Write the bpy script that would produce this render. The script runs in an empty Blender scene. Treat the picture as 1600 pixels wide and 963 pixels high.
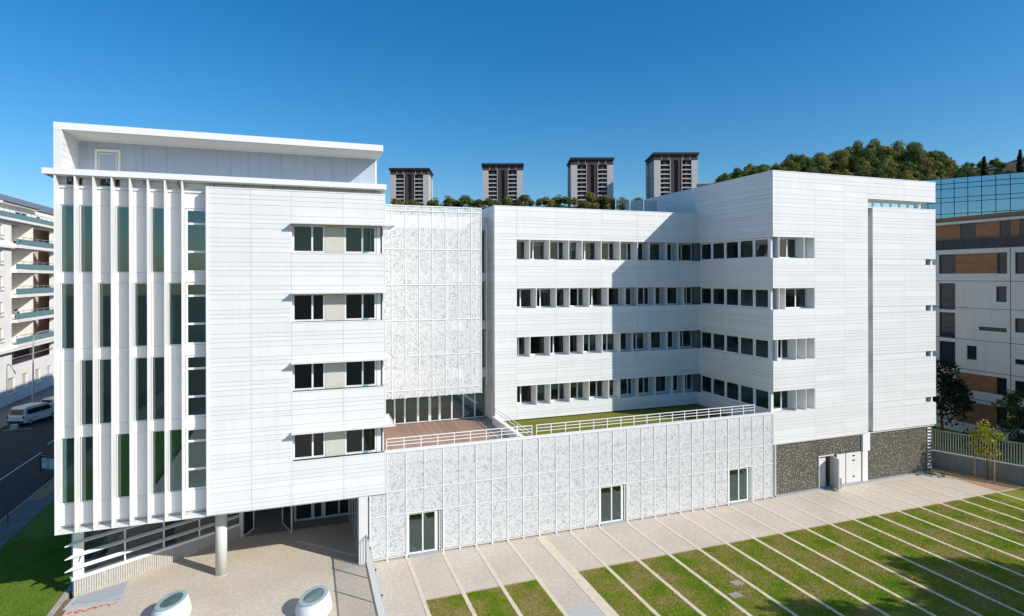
import bpy, math, random
import numpy as np
from mathutils import Matrix, Vector
R = math.radians
scene = bpy.context.scene
col = scene.collection
random.seed(7)

# ------------------------------------------------------------------ camera
cam_d = bpy.data.cameras.new('camera'); cam = bpy.data.objects.new('camera', cam_d); col.objects.link(cam)
scene.camera = cam
cam_d.sensor_fit = 'HORIZONTAL'; cam_d.sensor_width = 36.0
cam_d.lens = 915.9 / 1600 * 36
cam_d.shift_x = 0.0
cam_d.shift_y = -(481.5 - 433.6) / 1600
cam_d.clip_start = 0.3; cam_d.clip_end = 6000
_yaw, _roll = R(19.577), R(-0.156)
_f = Vector((math.sin(_yaw), math.cos(_yaw), 0)); _r = Vector((math.cos(_yaw), -math.sin(_yaw), 0)); _u = Vector((0, 0, 1))
_r2 = math.cos(_roll) * _r + math.sin(_roll) * _u
_u2 = -math.sin(_roll) * _r + math.cos(_roll) * _u
m3 = Matrix((_r2, _u2, -_f)).transposed()
cam.matrix_world = Matrix.Translation((0, -32.79, 15.6)) @ m3.to_4x4()

# ------------------------------------------------------------------ sky, sun, exposure
SUN = Vector((0.598, -0.600, 0.531)).normalized()
world = bpy.data.worlds.new('World'); scene.world = world; world.use_nodes = True
wn = world.node_tree.nodes; wl = world.node_tree.links
bg = wn['Background']
sky = wn.new('ShaderNodeTexSky'); sky.sky_type = 'NISHITA'; sky.sun_disc = False
sky.sun_elevation = math.asin(SUN.z); sky.sun_rotation = math.atan2(SUN.x, SUN.y)
sky.altitude = 200; sky.air_density = 1.15; sky.dust_density = 0.8; sky.ozone_density = 6.0
hs = wn.new('ShaderNodeHueSaturation'); hs.inputs['Hue'].default_value = .497; hs.inputs['Saturation'].default_value = 1.29
wl.new(sky.outputs[0], hs.inputs['Color']); wl.new(hs.outputs[0], bg.inputs[0])
bg.inputs[1].default_value = 0.118
sun_d = bpy.data.lights.new('sun', 'SUN'); sun_d.energy = 4.4; sun_d.angle = R(0.5); sun_d.color = (1.0, 0.955, 0.89)
sun_o = bpy.data.objects.new('sun', sun_d); col.objects.link(sun_o)
sun_o.rotation_euler = SUN.to_track_quat('Z', 'Y').to_euler(); sun_o.location = (60, -80, 80)
scene.view_settings.view_transform = 'Standard'; scene.view_settings.look = 'None'
scene.view_settings.exposure = 0.2; scene.view_settings.gamma = 1.0; scene.view_settings.use_curve_mapping = False
scene.render.engine = 'CYCLES'
scene.cycles.transparent_max_bounces = 16; scene.cycles.max_bounces = 8

# ------------------------------------------------------------------ materials
M = {}
def newmat(name):
    m = bpy.data.materials.new(name); m.use_nodes = True
    nt = m.node_tree; b = nt.nodes['Principled BSDF']
    M[name] = m
    return m, nt, b
def plain(name, c, rough=0.6, noise=0.06, scale=3.0, metal=0.0, obj_rand=0.0, spec=0.4, bump=0.0, bscale=40, detail=5):
    """one colour, broken up by noise of its own and by a small step from object to object"""
    m, nt, b = newmat(name); N, L = nt.nodes, nt.links
    b.inputs['Roughness'].default_value = rough; b.inputs['Metallic'].default_value = metal
    b.inputs['Specular IOR Level'].default_value = spec
    geo = N.new('ShaderNodeNewGeometry')
    nz = N.new('ShaderNodeTexNoise'); nz.inputs['Scale'].default_value = scale; nz.inputs['Detail'].default_value = detail
    L.new(geo.outputs['Position'], nz.inputs['Vector'])
    mr = N.new('ShaderNodeMapRange'); mr.inputs[1].default_value = .25; mr.inputs[2].default_value = .75
    mr.inputs[3].default_value = 1 - noise; mr.inputs[4].default_value = 1 + noise
    L.new(nz.outputs[0], mr.inputs[0])
    val = mr.outputs[0]
    if obj_rand:
        oi = N.new('ShaderNodeObjectInfo')
        m2 = N.new('ShaderNodeMapRange'); m2.inputs[3].default_value = 1 - obj_rand; m2.inputs[4].default_value = 1 + obj_rand
        L.new(oi.outputs['Random'], m2.inputs[0])
        mu = N.new('ShaderNodeMath'); mu.operation = 'MULTIPLY'; L.new(val, mu.inputs[0]); L.new(m2.outputs[0], mu.inputs[1]); val = mu.outputs[0]
    hv = N.new('ShaderNodeHueSaturation'); hv.inputs['Color'].default_value = (*c, 1)
    L.new(val, hv.inputs['Value']); L.new(hv.outputs[0], b.inputs['Base Color'])
    if bump:
        n2 = N.new('ShaderNodeTexNoise'); n2.inputs['Scale'].default_value = bscale; n2.inputs['Detail'].default_value = 3
        L.new(geo.outputs['Position'], n2.inputs['Vector'])
        bp = N.new('ShaderNodeBump'); bp.inputs['Strength'].default_value = bump; bp.inputs['Distance'].default_value = .02
        L.new(n2.outputs[0], bp.inputs['Height']); L.new(bp.outputs[0], b.inputs['Normal'])
    return m
plain('white_panel', (.715, .715, .70), .42, .03, .5, obj_rand=.035)
plain('white_metal', (.76, .76, .745), .38, .02, 2)
plain('podium_wall', (.30, .32, .31), .7, .05)
plain('white_render', (.74, .74, .72), .8, .04, 1.2)
plain('backing', (.46, .47, .48), .8, .05)
plain('pale_soffit', (.66, .66, .63), .7, .03)
plain('beige_panel', (.55, .53, .46), .6, .05)
plain('room', (.56, .57, .54), .9, .1, .7)
plain('room_floor', (.25, .24, .22), .8, .1, .7)
plain('polycarb', (.42, .48, .57), .22, .07, .5, spec=.7)
plain('concrete', (.50, .48, .44), .85, .08, 5, bump=.3)
plain('grooved', (.46, .43, .38), .9, .12, 6, bump=.4)
plain('wall_concrete', (.34, .31, .27), .9, .1, 2, bump=.3)
plain('column', (.62, .60, .55), .75, .04, 2)
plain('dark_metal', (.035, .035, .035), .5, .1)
plain('grey_metal', (.30, .31, .30), .45, .05, metal=.3)
plain('fence_grey', (.58, .59, .58), .5, .05)
plain('galv', (.42, .44, .45), .45, .05, metal=.4)
plain('olive_wall', (.092, .085, .066), .55, .10, .8, obj_rand=.04)
plain('tab', (.66, .64, .56), .35, .05)
plain('deck', (.37, .235, .175), .75, .16, 7, obj_rand=.16)
plain('asphalt', (.042, .042, .043), .9, .25, .8, bump=.3, bscale=60)
plain('sidewalk', (.17, .165, .155), .9, .2, 1.2)
plain('kerb', (.40, .37, .32), .9, .1, 3)
plain('strip', (.70, .59, .44), .9, .10, 3, bump=.2)
plain('soil', (.20, .13, .075), .95, .3, 3, bump=.5)
plain('sandy', (.42, .26, .14), .95, .2, 2, bump=.4)
plain('road_paint', (.6, .6, .58), .8, .12, 6)
plain('bark', (.10, .075, .055), .95, .2, 8, bump=.5)
plain('stake', (.42, .29, .16), .8, .15, 6)
plain('red_tape', (.70, .08, .06), .5, .05)
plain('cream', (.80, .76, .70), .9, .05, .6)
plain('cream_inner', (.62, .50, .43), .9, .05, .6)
plain('teal_glass', (.16, .27, .29), .15, .05, spec=.7)
plain('roof_zinc', (.16, .18, .20), .5, .05)
plain('shutter', (.50, .45, .40), .8, .05)
plain('tower_white', (.47, .47, .465), .9, .03, .05)
plain('tower_brown', (.060, .042, .038), .8, .1, .1)
plain('tower_dark', (.018, .018, .022), .7, .1, .1)
plain('wood_panel', (.33, .145, .06), .6, .18, 1.5, obj_rand=.10)
plain('grey_white', (.68, .64, .57), .85, .04, .5)
plain('navy_metal', (.020, .024, .030), .4, .1)
plain('car_white', (.62, .62, .60), .25, .02, 2, spec=.6)
plain('tyre', (.015, .015, .015), .9, .1)
plain('plastic_black', (.02, .02, .02), .6, .1)
plain('lamp_red', (.25, .02, .015), .3, .05)
plain('hill_soil', (.055, .060, .030), .95, .3, .05)
plain('far_ground', (.10, .10, .085), .95, .2, .02)
plain('poster', (.55, .60, .58), .4, .3, 2.2)

def streaks(name, amp):
    nt = M[name].node_tree; N, L = nt.nodes, nt.links; b = N['Principled BSDF']
    src = b.inputs['Base Color'].links[0].from_socket
    geo = N.new('ShaderNodeNewGeometry'); mp = N.new('ShaderNodeMapping'); mp.inputs['Scale'].default_value = (2.6, 2.6, .12)
    L.new(geo.outputs['Position'], mp.inputs['Vector'])
    nz = N.new('ShaderNodeTexNoise'); nz.inputs['Scale'].default_value = 1.6; nz.inputs['Detail'].default_value = 5; L.new(mp.outputs[0], nz.inputs['Vector'])
    mr = N.new('ShaderNodeMapRange'); mr.inputs[1].default_value = .48; mr.inputs[2].default_value = .75; mr.inputs[3].default_value = 1.0; mr.inputs[4].default_value = 1 - amp
    L.new(nz.outputs[0], mr.inputs[0])
    hv = N.new('ShaderNodeHueSaturation'); L.new(src, hv.inputs['Color']); L.new(mr.outputs[0], hv.inputs['Value']); L.new(hv.outputs[0], b.inputs['Base Color'])
streaks('white_panel', .04); streaks('polycarb', .2); streaks('cream', .12); streaks('grey_white', .10); streaks('wall_concrete', .2)  # on polycarb the streaks paint streaky reflections into the colour
def paving_mat():
    m, nt, b = newmat('paving'); N, L = nt.nodes, nt.links
    geo = N.new('ShaderNodeNewGeometry')
    big = N.new('ShaderNodeTexNoise'); big.inputs['Scale'].default_value = .35; big.inputs['Detail'].default_value = 6
    fine = N.new('ShaderNodeTexVoronoi'); fine.inputs['Scale'].default_value = 26
    med = N.new('ShaderNodeTexNoise'); med.inputs['Scale'].default_value = 5; med.inputs['Detail'].default_value = 5
    for n in (big, fine, med): L.new(geo.outputs['Position'], n.inputs['Vector'])
    r1 = N.new('ShaderNodeValToRGB'); r1.color_ramp.elements[0].position = .3; r1.color_ramp.elements[1].position = .7
    r1.color_ramp.elements[0].color = (.55, .465, .365, 1); r1.color_ramp.elements[1].color = (.63, .545, .435, 1)
    L.new(big.outputs[0], r1.inputs[0])
    r2 = N.new('ShaderNodeMapRange'); r2.inputs[3].default_value = .84; r2.inputs[4].default_value = 1.13
    L.new(fine.outputs['Color'], r2.inputs[0])
    r3 = N.new('ShaderNodeMapRange'); r3.inputs[1].default_value = .3; r3.inputs[2].default_value = .7; r3.inputs[3].default_value = .9; r3.inputs[4].default_value = 1.08
    L.new(med.outputs[0], r3.inputs[0])
    mu = N.new('ShaderNodeMath'); mu.operation = 'MULTIPLY'; L.new(r2.outputs[0], mu.inputs[0]); L.new(r3.outputs[0], mu.inputs[1])
    hv = N.new('ShaderNodeHueSaturation'); L.new(r1.outputs[0], hv.inputs['Color']); L.new(mu.outputs[0], hv.inputs['Value'])
    L.new(hv.outputs[0], b.inputs['Base Color']); b.inputs['Roughness'].default_value = .9
    bp = N.new('ShaderNodeBump'); bp.inputs['Strength'].default_value = .35; bp.inputs['Distance'].default_value = .01
    L.new(fine.outputs['Distance'], bp.inputs['Height']); L.new(bp.outputs[0], b.inputs['Normal'])
paving_mat()

def lawn_mat(name, cols, scale=.55):
    m, nt, b = newmat(name); N, L = nt.nodes, nt.links
    geo = N.new('ShaderNodeNewGeometry')
    n1 = N.new('ShaderNodeTexNoise'); n1.inputs['Scale'].default_value = scale; n1.inputs['Detail'].default_value = 8; n1.inputs['Roughness'].default_value = .65
    n2 = N.new('ShaderNodeTexNoise'); n2.inputs['Scale'].default_value = 9; n2.inputs['Detail'].default_value = 6
    L.new(geo.outputs['Position'], n1.inputs['Vector']); L.new(geo.outputs['Position'], n2.inputs['Vector'])
    r1 = N.new('ShaderNodeValToRGB'); cr = r1.color_ramp
    while len(cr.elements) < len(cols): cr.elements.new(.5)
    for e, (p, c) in zip(cr.elements, cols): e.position = p; e.color = (*c, 1)
    L.new(n1.outputs[0], r1.inputs[0])
    r2 = N.new('ShaderNodeMapRange'); r2.inputs[1].default_value = .3; r2.inputs[2].default_value = .7; r2.inputs[3].default_value = .6; r2.inputs[4].default_value = 1.35
    L.new(n2.outputs[0], r2.inputs[0])
    hv = N.new('ShaderNodeHueSaturation'); L.new(r1.outputs[0], hv.inputs['Color']); L.new(r2.outputs[0], hv.inputs['Value'])
    L.new(hv.outputs[0], b.inputs['Base Color']); b.inputs['Roughness'].default_value = .95; b.inputs['Specular IOR Level'].default_value = .1
    bp = N.new('ShaderNodeBump'); bp.inputs['Strength'].default_value = .6; bp.inputs['Distance'].default_value = .04
    L.new(n2.outputs[0], bp.inputs['Height']); L.new(bp.outputs[0], b.inputs['Normal'])
lawn_mat('lawn', [(.36, (.10, .20, .010)), (.46, (.18, .23, .018)), (.53, (.25, .22, .05)), (.64, (.32, .24, .10))])
lawn_mat('lawn_green', [(.35, (.08, .16, .02)), (.5, (.12, .20, .028)), (.66, (.18, .21, .045))])
lawn_mat('green_roof', [(.35, (.12, .15, .02)), (.5, (.17, .17, .026)), (.66, (.20, .16, .035))], 1.2)

def leaf_mat(name, c1, c2, c3, scale=.35, pos=(.28, .5, .74)):
    m, nt, b = newmat(name); N, L = nt.nodes, nt.links
    geo = N.new('ShaderNodeNewGeometry'); oi = N.new('ShaderNodeObjectInfo')
    n1 = N.new('ShaderNodeTexNoise'); n1.inputs['Scale'].default_value = scale; n1.inputs['Detail'].default_value = 4
    L.new(geo.outputs['Position'], n1.inputs['Vector'])
    ad = N.new('ShaderNodeMath'); ad.operation = 'MULTIPLY_ADD'; ad.inputs[1].default_value = .42; L.new(oi.outputs['Random'], ad.inputs[0])
    s = N.new('ShaderNodeMath'); s.operation = 'SUBTRACT'; s.inputs[1].default_value = .21; L.new(n1.outputs[0], s.inputs[0]); L.new(s.outputs[0], ad.inputs[2])
    isl = N.new('ShaderNodeMath'); isl.operation = 'MULTIPLY_ADD'; isl.inputs[1].default_value = .22; L.new(geo.outputs['Random Per Island'], isl.inputs[0])
    s2 = N.new('ShaderNodeMath'); s2.operation = 'SUBTRACT'; s2.inputs[1].default_value = .11; L.new(ad.outputs[0], s2.inputs[0]); L.new(s2.outputs[0], isl.inputs[2])
    r1 = N.new('ShaderNodeValToRGB'); cr = r1.color_ramp; cr.elements.new(.5)
    for e, p, c in zip(cr.elements, pos, (c1, c2, c3)): e.position = p; e.color = (*c, 1)
    L.new(isl.outputs[0], r1.inputs[0]); L.new(r1.outputs[0], b.inputs['Base Color'])
    b.inputs['Roughness'].default_value = .6; b.inputs['Specular IOR Level'].default_value = .2
    tr = N.new('ShaderNodeBsdfTranslucent'); L.new(r1.outputs[0], tr.inputs['Color'])
    mx = N.new('ShaderNodeMixShader'); mx.inputs[0].default_value = .28
    L.new(b.outputs[0], mx.inputs[1]); L.new(tr.outputs[0], mx.inputs[2]); L.new(mx.outputs[0], N['Material Output'].inputs[0])
leaf_mat('leaf_hill', (.075, .13, .030), (.14, .18, .04), (.29, .235, .06), .05)
leaf_mat('leaf_ridge', (.06, .11, .03), (.11, .15, .04), (.21, .18, .05), .08)
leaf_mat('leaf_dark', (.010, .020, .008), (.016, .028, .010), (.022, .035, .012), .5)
leaf_mat('leaf_young', (.16, .20, .018), (.26, .28, .022), (.34, .32, .03), 2)
leaf_mat('leaf_mid', (.03, .06, .012), (.05, .085, .018), (.08, .10, .02), .6)
leaf_mat('leaf_cypress', (.008, .016, .008), (.013, .024, .010), (.018, .03, .012), .5)
leaf_mat('grass_blade', (.14, .26, .010), (.25, .30, .022), (.37, .32, .095), .55, (.34, .5, .68))
leaf_mat('grass_green', (.11, .25, .008), (.18, .29, .014), (.28, .30, .04), .45)

def glass_mat(name, tint, ior=1.5, refl=(.95, .97, 1.0)):
    m, nt, b = newmat(name); N, L = nt.nodes, nt.links
    N.remove(b)
    t = N.new('ShaderNodeBsdfTransparent'); t.inputs[0].default_value = (*tint, 1)
    g = N.new('ShaderNodeBsdfGlossy'); g.inputs['Color'].default_value = (*refl, 1); g.inputs['Roughness'].default_value = .015
    fr = N.new('ShaderNodeFresnel'); fr.inputs[0].default_value = ior
    ge = N.new('ShaderNodeNewGeometry'); mr = N.new('ShaderNodeMapRange'); mr.inputs[3].default_value = ior; mr.inputs[4].default_value = 1 / ior
    L.new(ge.outputs['Backfacing'], mr.inputs[0]); L.new(mr.outputs[0], fr.inputs[0])   # a thin sheet: the far face must not trap the light
    mx = N.new('ShaderNodeMixShader'); L.new(fr.outputs[0], mx.inputs[0]); L.new(t.outputs[0], mx.inputs[1]); L.new(g.outputs[0], mx.inputs[2])
    L.new(mx.outputs[0], N['Material Output'].inputs[0])
glass_mat('glass', (.58, .645, .625))
glass_mat('glass_green', (.48, .73, .70), 2.1, (.86, .98, 1.0))
glass_mat('glass_clear', (.74, .82, .84))
def mirror_glass(name, c, r=.03, metal=.85):
    m, nt, b = newmat(name); b.inputs['Base Color'].default_value = (*c, 1); b.inputs['Metallic'].default_value = metal; b.inputs['Roughness'].default_value = r
mirror_glass('glass_blue', (.42, .60, .68))
mirror_glass('glass_dark', (.03, .035, .04), .06, .3)
mirror_glass('glass_floor', (.40, .45, .50), .18, .35)

def screen_mat():
    """white metal sheet pierced by fine holes; scrolls of larger holes let more through"""
    m, nt, b = newmat('screen'); N, L = nt.nodes, nt.links
    geo = N.new('ShaderNodeNewGeometry'); mp = N.new('ShaderNodeMapping'); mp.inputs['Scale'].default_value = (1, 0.0, 1)
    L.new(geo.outputs['Position'], mp.inputs['Vector'])
    wob = N.new('ShaderNodeTexNoise'); wob.inputs['Scale'].default_value = 3.2; wob.inputs['Detail'].default_value = 2
    L.new(mp.outputs[0], wob.inputs['Vector'])
    vm = N.new('ShaderNodeVectorMath'); vm.operation = 'MULTIPLY_ADD'; vm.inputs[1].default_value = (.42, 0, .42)
    L.new(wob.outputs['Color'], vm.inputs[0]); L.new(mp.outputs[0], vm.inputs[2])
    vo = N.new('ShaderNodeTexVoronoi'); vo.inputs['Scale'].default_value = 3.9; vo.feature = 'F1'
    L.new(vm.outputs[0], vo.inputs['Vector'])
    # spiral-like rings round every cell, their strength coming and going
    k = N.new('ShaderNodeMath'); k.operation = 'MULTIPLY'; k.inputs[1].default_value = 15; L.new(vo.outputs['Distance'], k.inputs[0])
    n2 = N.new('ShaderNodeTexNoise'); n2.inputs['Scale'].default_value = 5.5; n2.inputs['Detail'].default_value = 2; L.new(mp.outputs[0], n2.inputs['Vector'])
    k2 = N.new('ShaderNodeMath'); k2.operation = 'MULTIPLY_ADD'; k2.inputs[1].default_value = 7; L.new(n2.outputs[0], k2.inputs[0]); L.new(k.outputs[0], k2.inputs[2])
    sn = N.new('ShaderNodeMath'); sn.operation = 'SINE'; L.new(k2.outputs[0], sn.inputs[0])
    n3 = N.new('ShaderNodeTexNoise'); n3.inputs['Scale'].default_value = 3.4; n3.inputs['Detail'].default_value = 2; L.new(vm.outputs[0], n3.inputs['Vector'])
    th = N.new('ShaderNodeMapRange'); th.inputs[1].default_value = .38; th.inputs[2].default_value = .62; th.inputs[3].default_value = .95; th.inputs[4].default_value = -.1
    L.new(n3.outputs[0], th.inputs[0])
    gt = N.new('ShaderNodeMath'); gt.operation = 'SUBTRACT'; L.new(sn.outputs[0], gt.inputs[0]); L.new(th.outputs[0], gt.inputs[1])
    sm = N.new('ShaderNodeMapRange'); sm.interpolation_type = 'SMOOTHSTEP'; sm.inputs[1].default_value = -.1; sm.inputs[2].default_value = .35
    sm.inputs[3].default_value = .65; sm.inputs[4].default_value = .35
    L.new(gt.outputs[0], sm.inputs[0])
    tr = N.new('ShaderNodeBsdfTransparent')
    b.inputs['Base Color'].default_value = (.78, .79, .78, 1); b.inputs['Roughness'].default_value = .5
    mx = N.new('ShaderNodeMixShader'); L.new(sm.outputs[0], mx.inputs[0]); L.new(tr.outputs[0], mx.inputs[1]); L.new(b.outputs[0], mx.inputs[2])
    L.new(mx.outputs[0], N['Material Output'].inputs[0])
screen_mat()

# ------------------------------------------------------------------ builders
class MB:
    def __init__(s): s.v = []; s.f = []
    def box(s, x0, x1, y0, y1, z0, z1):
        n = len(s.v)
        s.v += [(x0, y0, z0), (x1, y0, z0), (x1, y1, z0), (x0, y1, z0), (x0, y0, z1), (x1, y0, z1), (x1, y1, z1), (x0, y1, z1)]
        s.f += [tuple(n + i for i in q) for q in ((0, 3, 2, 1), (4, 5, 6, 7), (0, 1, 5, 4), (1, 2, 6, 5), (2, 3, 7, 6), (3, 0, 4, 7))]
        return s
    def prism(s, poly, a0, a1, axis='z'):
        """poly in the two other axes, extruded along axis"""
        n = len(s.v); k = len(poly)
        for a in (a0, a1):
            for (p, q) in poly:
                s.v.append({'x': (a, p, q), 'y': (p, a, q), 'z': (p, q, a)}[axis])
        s.f.append(tuple(n + i for i in range(k))[::-1]); s.f.append(tuple(n + k + i for i in range(k)))
        for i in range(k): j = (i + 1) % k; s.f.append((n + i, n + j, n + k + j, n + k + i))
        return s
    def tube(s, p, q, r, r2=None, seg=8):
        p, q = Vector(p), Vector(q); d = (q - p).normalized(); r2 = r if r2 is None else r2
        a = d.orthogonal().normalized(); b = d.cross(a); n = len(s.v)
        for c, rr in ((p, r), (q, r2)):
            for i in range(seg):
                t = 2 * math.pi * i / seg; s.v.append(tuple(c + rr * (math.cos(t) * a + math.sin(t) * b)))
        for i in range(seg): j = (i + 1) % seg; s.f.append((n + i, n + j, n + seg + j, n + seg + i))
        s.f.append(tuple(n + i for i in range(seg))[::-1]); s.f.append(tuple(n + seg + i for i in range(seg)))
        return s
    def bar(s, p, q, w, h):
        """square bar from p to q, w across (horizontal), h upright"""
        p, q = Vector(p), Vector(q); d = (q - p).normalized(); up = Vector((0, 0, 1))
        if abs(d.z) > .98: up = Vector((0, 1, 0))
        a = d.cross(up).normalized() * w / 2; b = a.cross(d).normalized() * h / 2; n = len(s.v)
        for c in (p, q):
            for (i, j) in ((-1, -1), (1, -1), (1, 1), (-1, 1)): s.v.append(tuple(c + i * a + j * b))
        s.f += [tuple(n + i for i in g) for g in ((0, 1, 2, 3), (7, 6, 5, 4), (0, 4, 5, 1), (1, 5, 6, 2), (2, 6, 7, 3), (3, 7, 4, 0))]
        return s
    def rings(s, rs):
        """skin a list of closed rings"""
        n0 = len(s.v); k = len(rs[0])
        for r in rs: s.v += [tuple(p) for p in r]
        for a in range(len(rs) - 1):
            for i in range(k):
                j = (i + 1) % k; s.f.append((n0 + a * k + i, n0 + a * k + j, n0 + (a + 1) * k + j, n0 + (a + 1) * k + i))
        s.f.append(tuple(n0 + i for i in range(k))[::-1]); e = n0 + (len(rs) - 1) * k; s.f.append(tuple(e + i for i in range(k)))
        return s
    def mesh(s, name, mat, smooth=False):
        me = bpy.data.meshes.new(name); me.from_pydata(s.v, [], s.f); me.materials.append(M[mat])
        if smooth: me.polygons.foreach_set('use_smooth', [True] * len(me.polygons))
        me.update(); return me
    def build(s, name, mat, parent=None, smooth=False):
        return link(name, s.mesh(name, mat, smooth), parent)
def W(o):
    return (W(o.parent) @ o.matrix_parent_inverse if o.parent is not None else Matrix.Identity(4)) @ o.matrix_basis
def link(name, me, parent=None):
    """a mesh given in world coordinates, hung under its parent"""
    o = bpy.data.objects.new(name, me); col.objects.link(o)
    if parent is not None: o.parent = parent; o.matrix_parent_inverse = W(parent).inverted()
    return o
def thing(name, label, cat, loc=(0, 0, 0), group=None):
    o = bpy.data.objects.new(name, None); col.objects.link(o); o.location = loc; o.empty_display_size = .3
    o['label'] = label; o['category'] = cat
    if group: o['group'] = group
    return o
def tag(o, label, cat, group=None):
    o['label'] = label; o['category'] = cat
    if group: o['group'] = group
    return o
def struct(o): o['kind'] = 'structure'; return o
_unit = {}
def unit_box(mat):
    if mat not in _unit: _unit[mat] = MB().box(0, 1, 0, 1, 0, 1).mesh('piece_' + mat, mat)
    return _unit[mat]
def piece(name, mat, parent, x0, x1, y0, y1, z0, z1):
    """a box that shares its mesh with every other piece of that material"""
    o = link(name, unit_box(mat), parent)
    o.location = (x0, y0, z0); o.scale = (x1 - x0, y1 - y0, z1 - z0)
    return o
def B(name, mat, parent, *boxes):
    m = MB()
    for b in boxes: m.box(*b)
    return m.build(name, mat, parent)

STO = 3.65
HEAD = [7.47 + STO * k for k in range(4)]; SILL = [h - 1.497 for h in HEAD]
def rows(z0, z1):
    zs = set()
    for k in range(-6, 20):
        for o in (0, -.28, -.79, -1.0):
            z = 7.47 + k * STO / 3 + o
            if z0 + .1 < z < z1 - .1: zs.add(round(z, 3))
    return [z0] + sorted(zs) + [z1]
def panels(parent, cols, zs, holes, plane, axis='y', gap=.0056, th=.04, mat='white_panel'):
    """cladding panels, one object each; holes = (u0,u1,z0,z1)"""
    for z0, z1 in zip(zs[:-1], zs[1:]):
        zc = (z0 + z1) / 2
        for u0, u1 in zip(cols[:-1], cols[1:]):
            spans = [(u0, u1)]
            for (h0, h1, k0, k1) in holes:
                if k0 < zc < k1:
                    ns = []
                    for a, b in spans:
                        if h1 <= a or h0 >= b: ns.append((a, b)); continue
                        if h0 > a: ns.append((a, h0))
                        if h1 < b: ns.append((h1, b))
                    spans = ns
            for a, b in spans:
                if b - a < .06: continue
                t = random.uniform(-.0025, .0025)
                if axis == 'y': piece('panel', mat, parent, a + gap, b - gap, plane + t, plane + th, z0 + gap, z1 - gap)
                else: piece('panel', mat, parent, plane + t, plane + th, a + gap, b - gap, z0 + gap, z1 - gap)
def holed(name, mat, parent, u0, u1, z0, z1, holes, d0, d1, axis='y'):
    us = sorted({u0, u1, *[min(max(h[i], u0), u1) for h in holes for i in (0, 1)]}); zs = sorted({z0, z1, *[min(max(h[i], z0), z1) for h in holes for i in (2, 3)]})
    m = MB()
    for a, b in zip(us[:-1], us[1:]):
        run = None
        for c, d in zip(zs[:-1], zs[1:]):
            um, zm = (a + b) / 2, (c + d) / 2
            solid = not any(h[0] < um < h[1] and h[2] < zm < h[3] for h in holes)
            if solid: run = (run[0], d) if run else (c, d)
            if run and (not solid or d == zs[-1]):
                if axis == 'y': m.box(a, b, d0, d1, *run)
                else: m.box(d0, d1, a, b, *run)
                run = None
    return m.build(name, mat, parent)
def window(parent, u0, u1, z0, z1, plane, mull=(), trans=(), axis='y', fw=.07, depth=.09, glass='glass', frame='white_metal', name='window'):
    """a frame with a pane in every light"""
    m = MB()
    def bx(a, b, c, d):
        if axis == 'y': m.box(a, b, plane, plane + depth, c, d)
        else: m.box(plane, plane + depth, a, b, c, d)
    bx(u0, u1, z0, z0 + fw); bx(u0, u1, z1 - fw, z1); bx(u0, u0 + fw, z0 + fw, z1 - fw); bx(u1 - fw, u1, z0 + fw, z1 - fw)
    us = [u0 + fw]; 
    for x in mull: us += [x - fw / 2, x + fw / 2]
    us.append(u1 - fw); zs = [z0 + fw]
    for z in trans: zs += [z - fw / 2, z + fw / 2]
    zs.append(z1 - fw)
    for i in range(1, len(us) - 1, 2): bx(us[i], us[i + 1], z0 + fw, z1 - fw)
    for j in range(1, len(zs) - 1, 2):
        for i in range(0, len(us), 2): bx(us[i], us[i + 1], zs[j], zs[j + 1])
    w = m.build(name, frame, parent)
    for i in range(0, len(us), 2):
        for j in range(0, len(zs), 2):
            p = plane + depth * .45
            piece('pane', glass, w, *((us[i], us[i + 1], p, p + .012) if axis == 'y' else (p, p + .012, us[i], us[i + 1])), zs[j], zs[j + 1])
    return w
def blind(parent, u0, u1, z0, z1, plane, axis='y'):
    z = z1 - (z1 - z0) * random.uniform(.15, .6)
    if axis == 'y': piece('blind', 'white_render', parent, u0 + .09, u1 - .09, plane, plane + .015, z, z1 - .08)
    else: piece('blind', 'white_render', parent, plane, plane + .015, u0 + .09, u1 - .09, z, z1 - .08)
def copy_tree(o, parent=None):
    c = o.copy(); col.objects.link(c)
    if parent is not None: c.parent = parent; c.matrix_parent_inverse = o.matrix_parent_inverse.copy()
    for ch in list(o.children): copy_tree(ch, c)
    return c

# ------------------------------------------------------------------ ground
def sheet(name, mat, x0, x1, y0, y1, z, t=.3):
    return struct(MB().box(x0, x1, y0, y1, z - t, z).build(name, mat))
ground = sheet('ground', 'far_ground', -2500, 2500, -600, 2500, -.30, .2)
road = sheet('road', 'asphalt', -29.9, -18.5, -60, 160, -.13, .1)
pave_l = sheet('pavement', 'sidewalk', -18.38, -16.6, -60, 160, 0, .28)
pave_f = sheet('pavement', 'sidewalk', -36.5, -30.02, -60, 160, 0, .28)
def kerb_run(parent, x0, x1, ya, yb, n):
    L_ = (yb - ya) / n
    for i in range(n): piece('kerb_stone', 'kerb', parent, x0, x1, ya + i * L_ + .006, ya + (i + 1) * L_ - .006, -.2, .012)
kerb_run(pave_l, -18.5, -18.38, 4, 40, 36)
kerb_run(pave_f, -30.02, -29.9, 34, 70, 36)
for (x, y, l) in ((-22.4, 19.5, 12.0), (-22.95, 34.5, 12.5)):
    B('road_marking', 'road_paint', road, (x - .07, x + .07, y, y + l, -.128, -.124))
B('road_marking', 'road_paint', road, (-29.4, -26.9, 42.05, 42.17, -.128, -.124))
lawn_l = sheet('lawn', 'lawn_green', -16.55, -11.2, -40, 60, .02, .3)
kerb_l = struct(B('kerb', 'kerb', None, (-11.2, -10.95, -14, 24, -.25, .07)))
bed = sheet('soil_bed', 'soil', -10.95, -10.55, -14, 1.3, .015, .25)
court = sheet('paving', 'paving', -10.55, 58, -34, 30, 0, .28)
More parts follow.
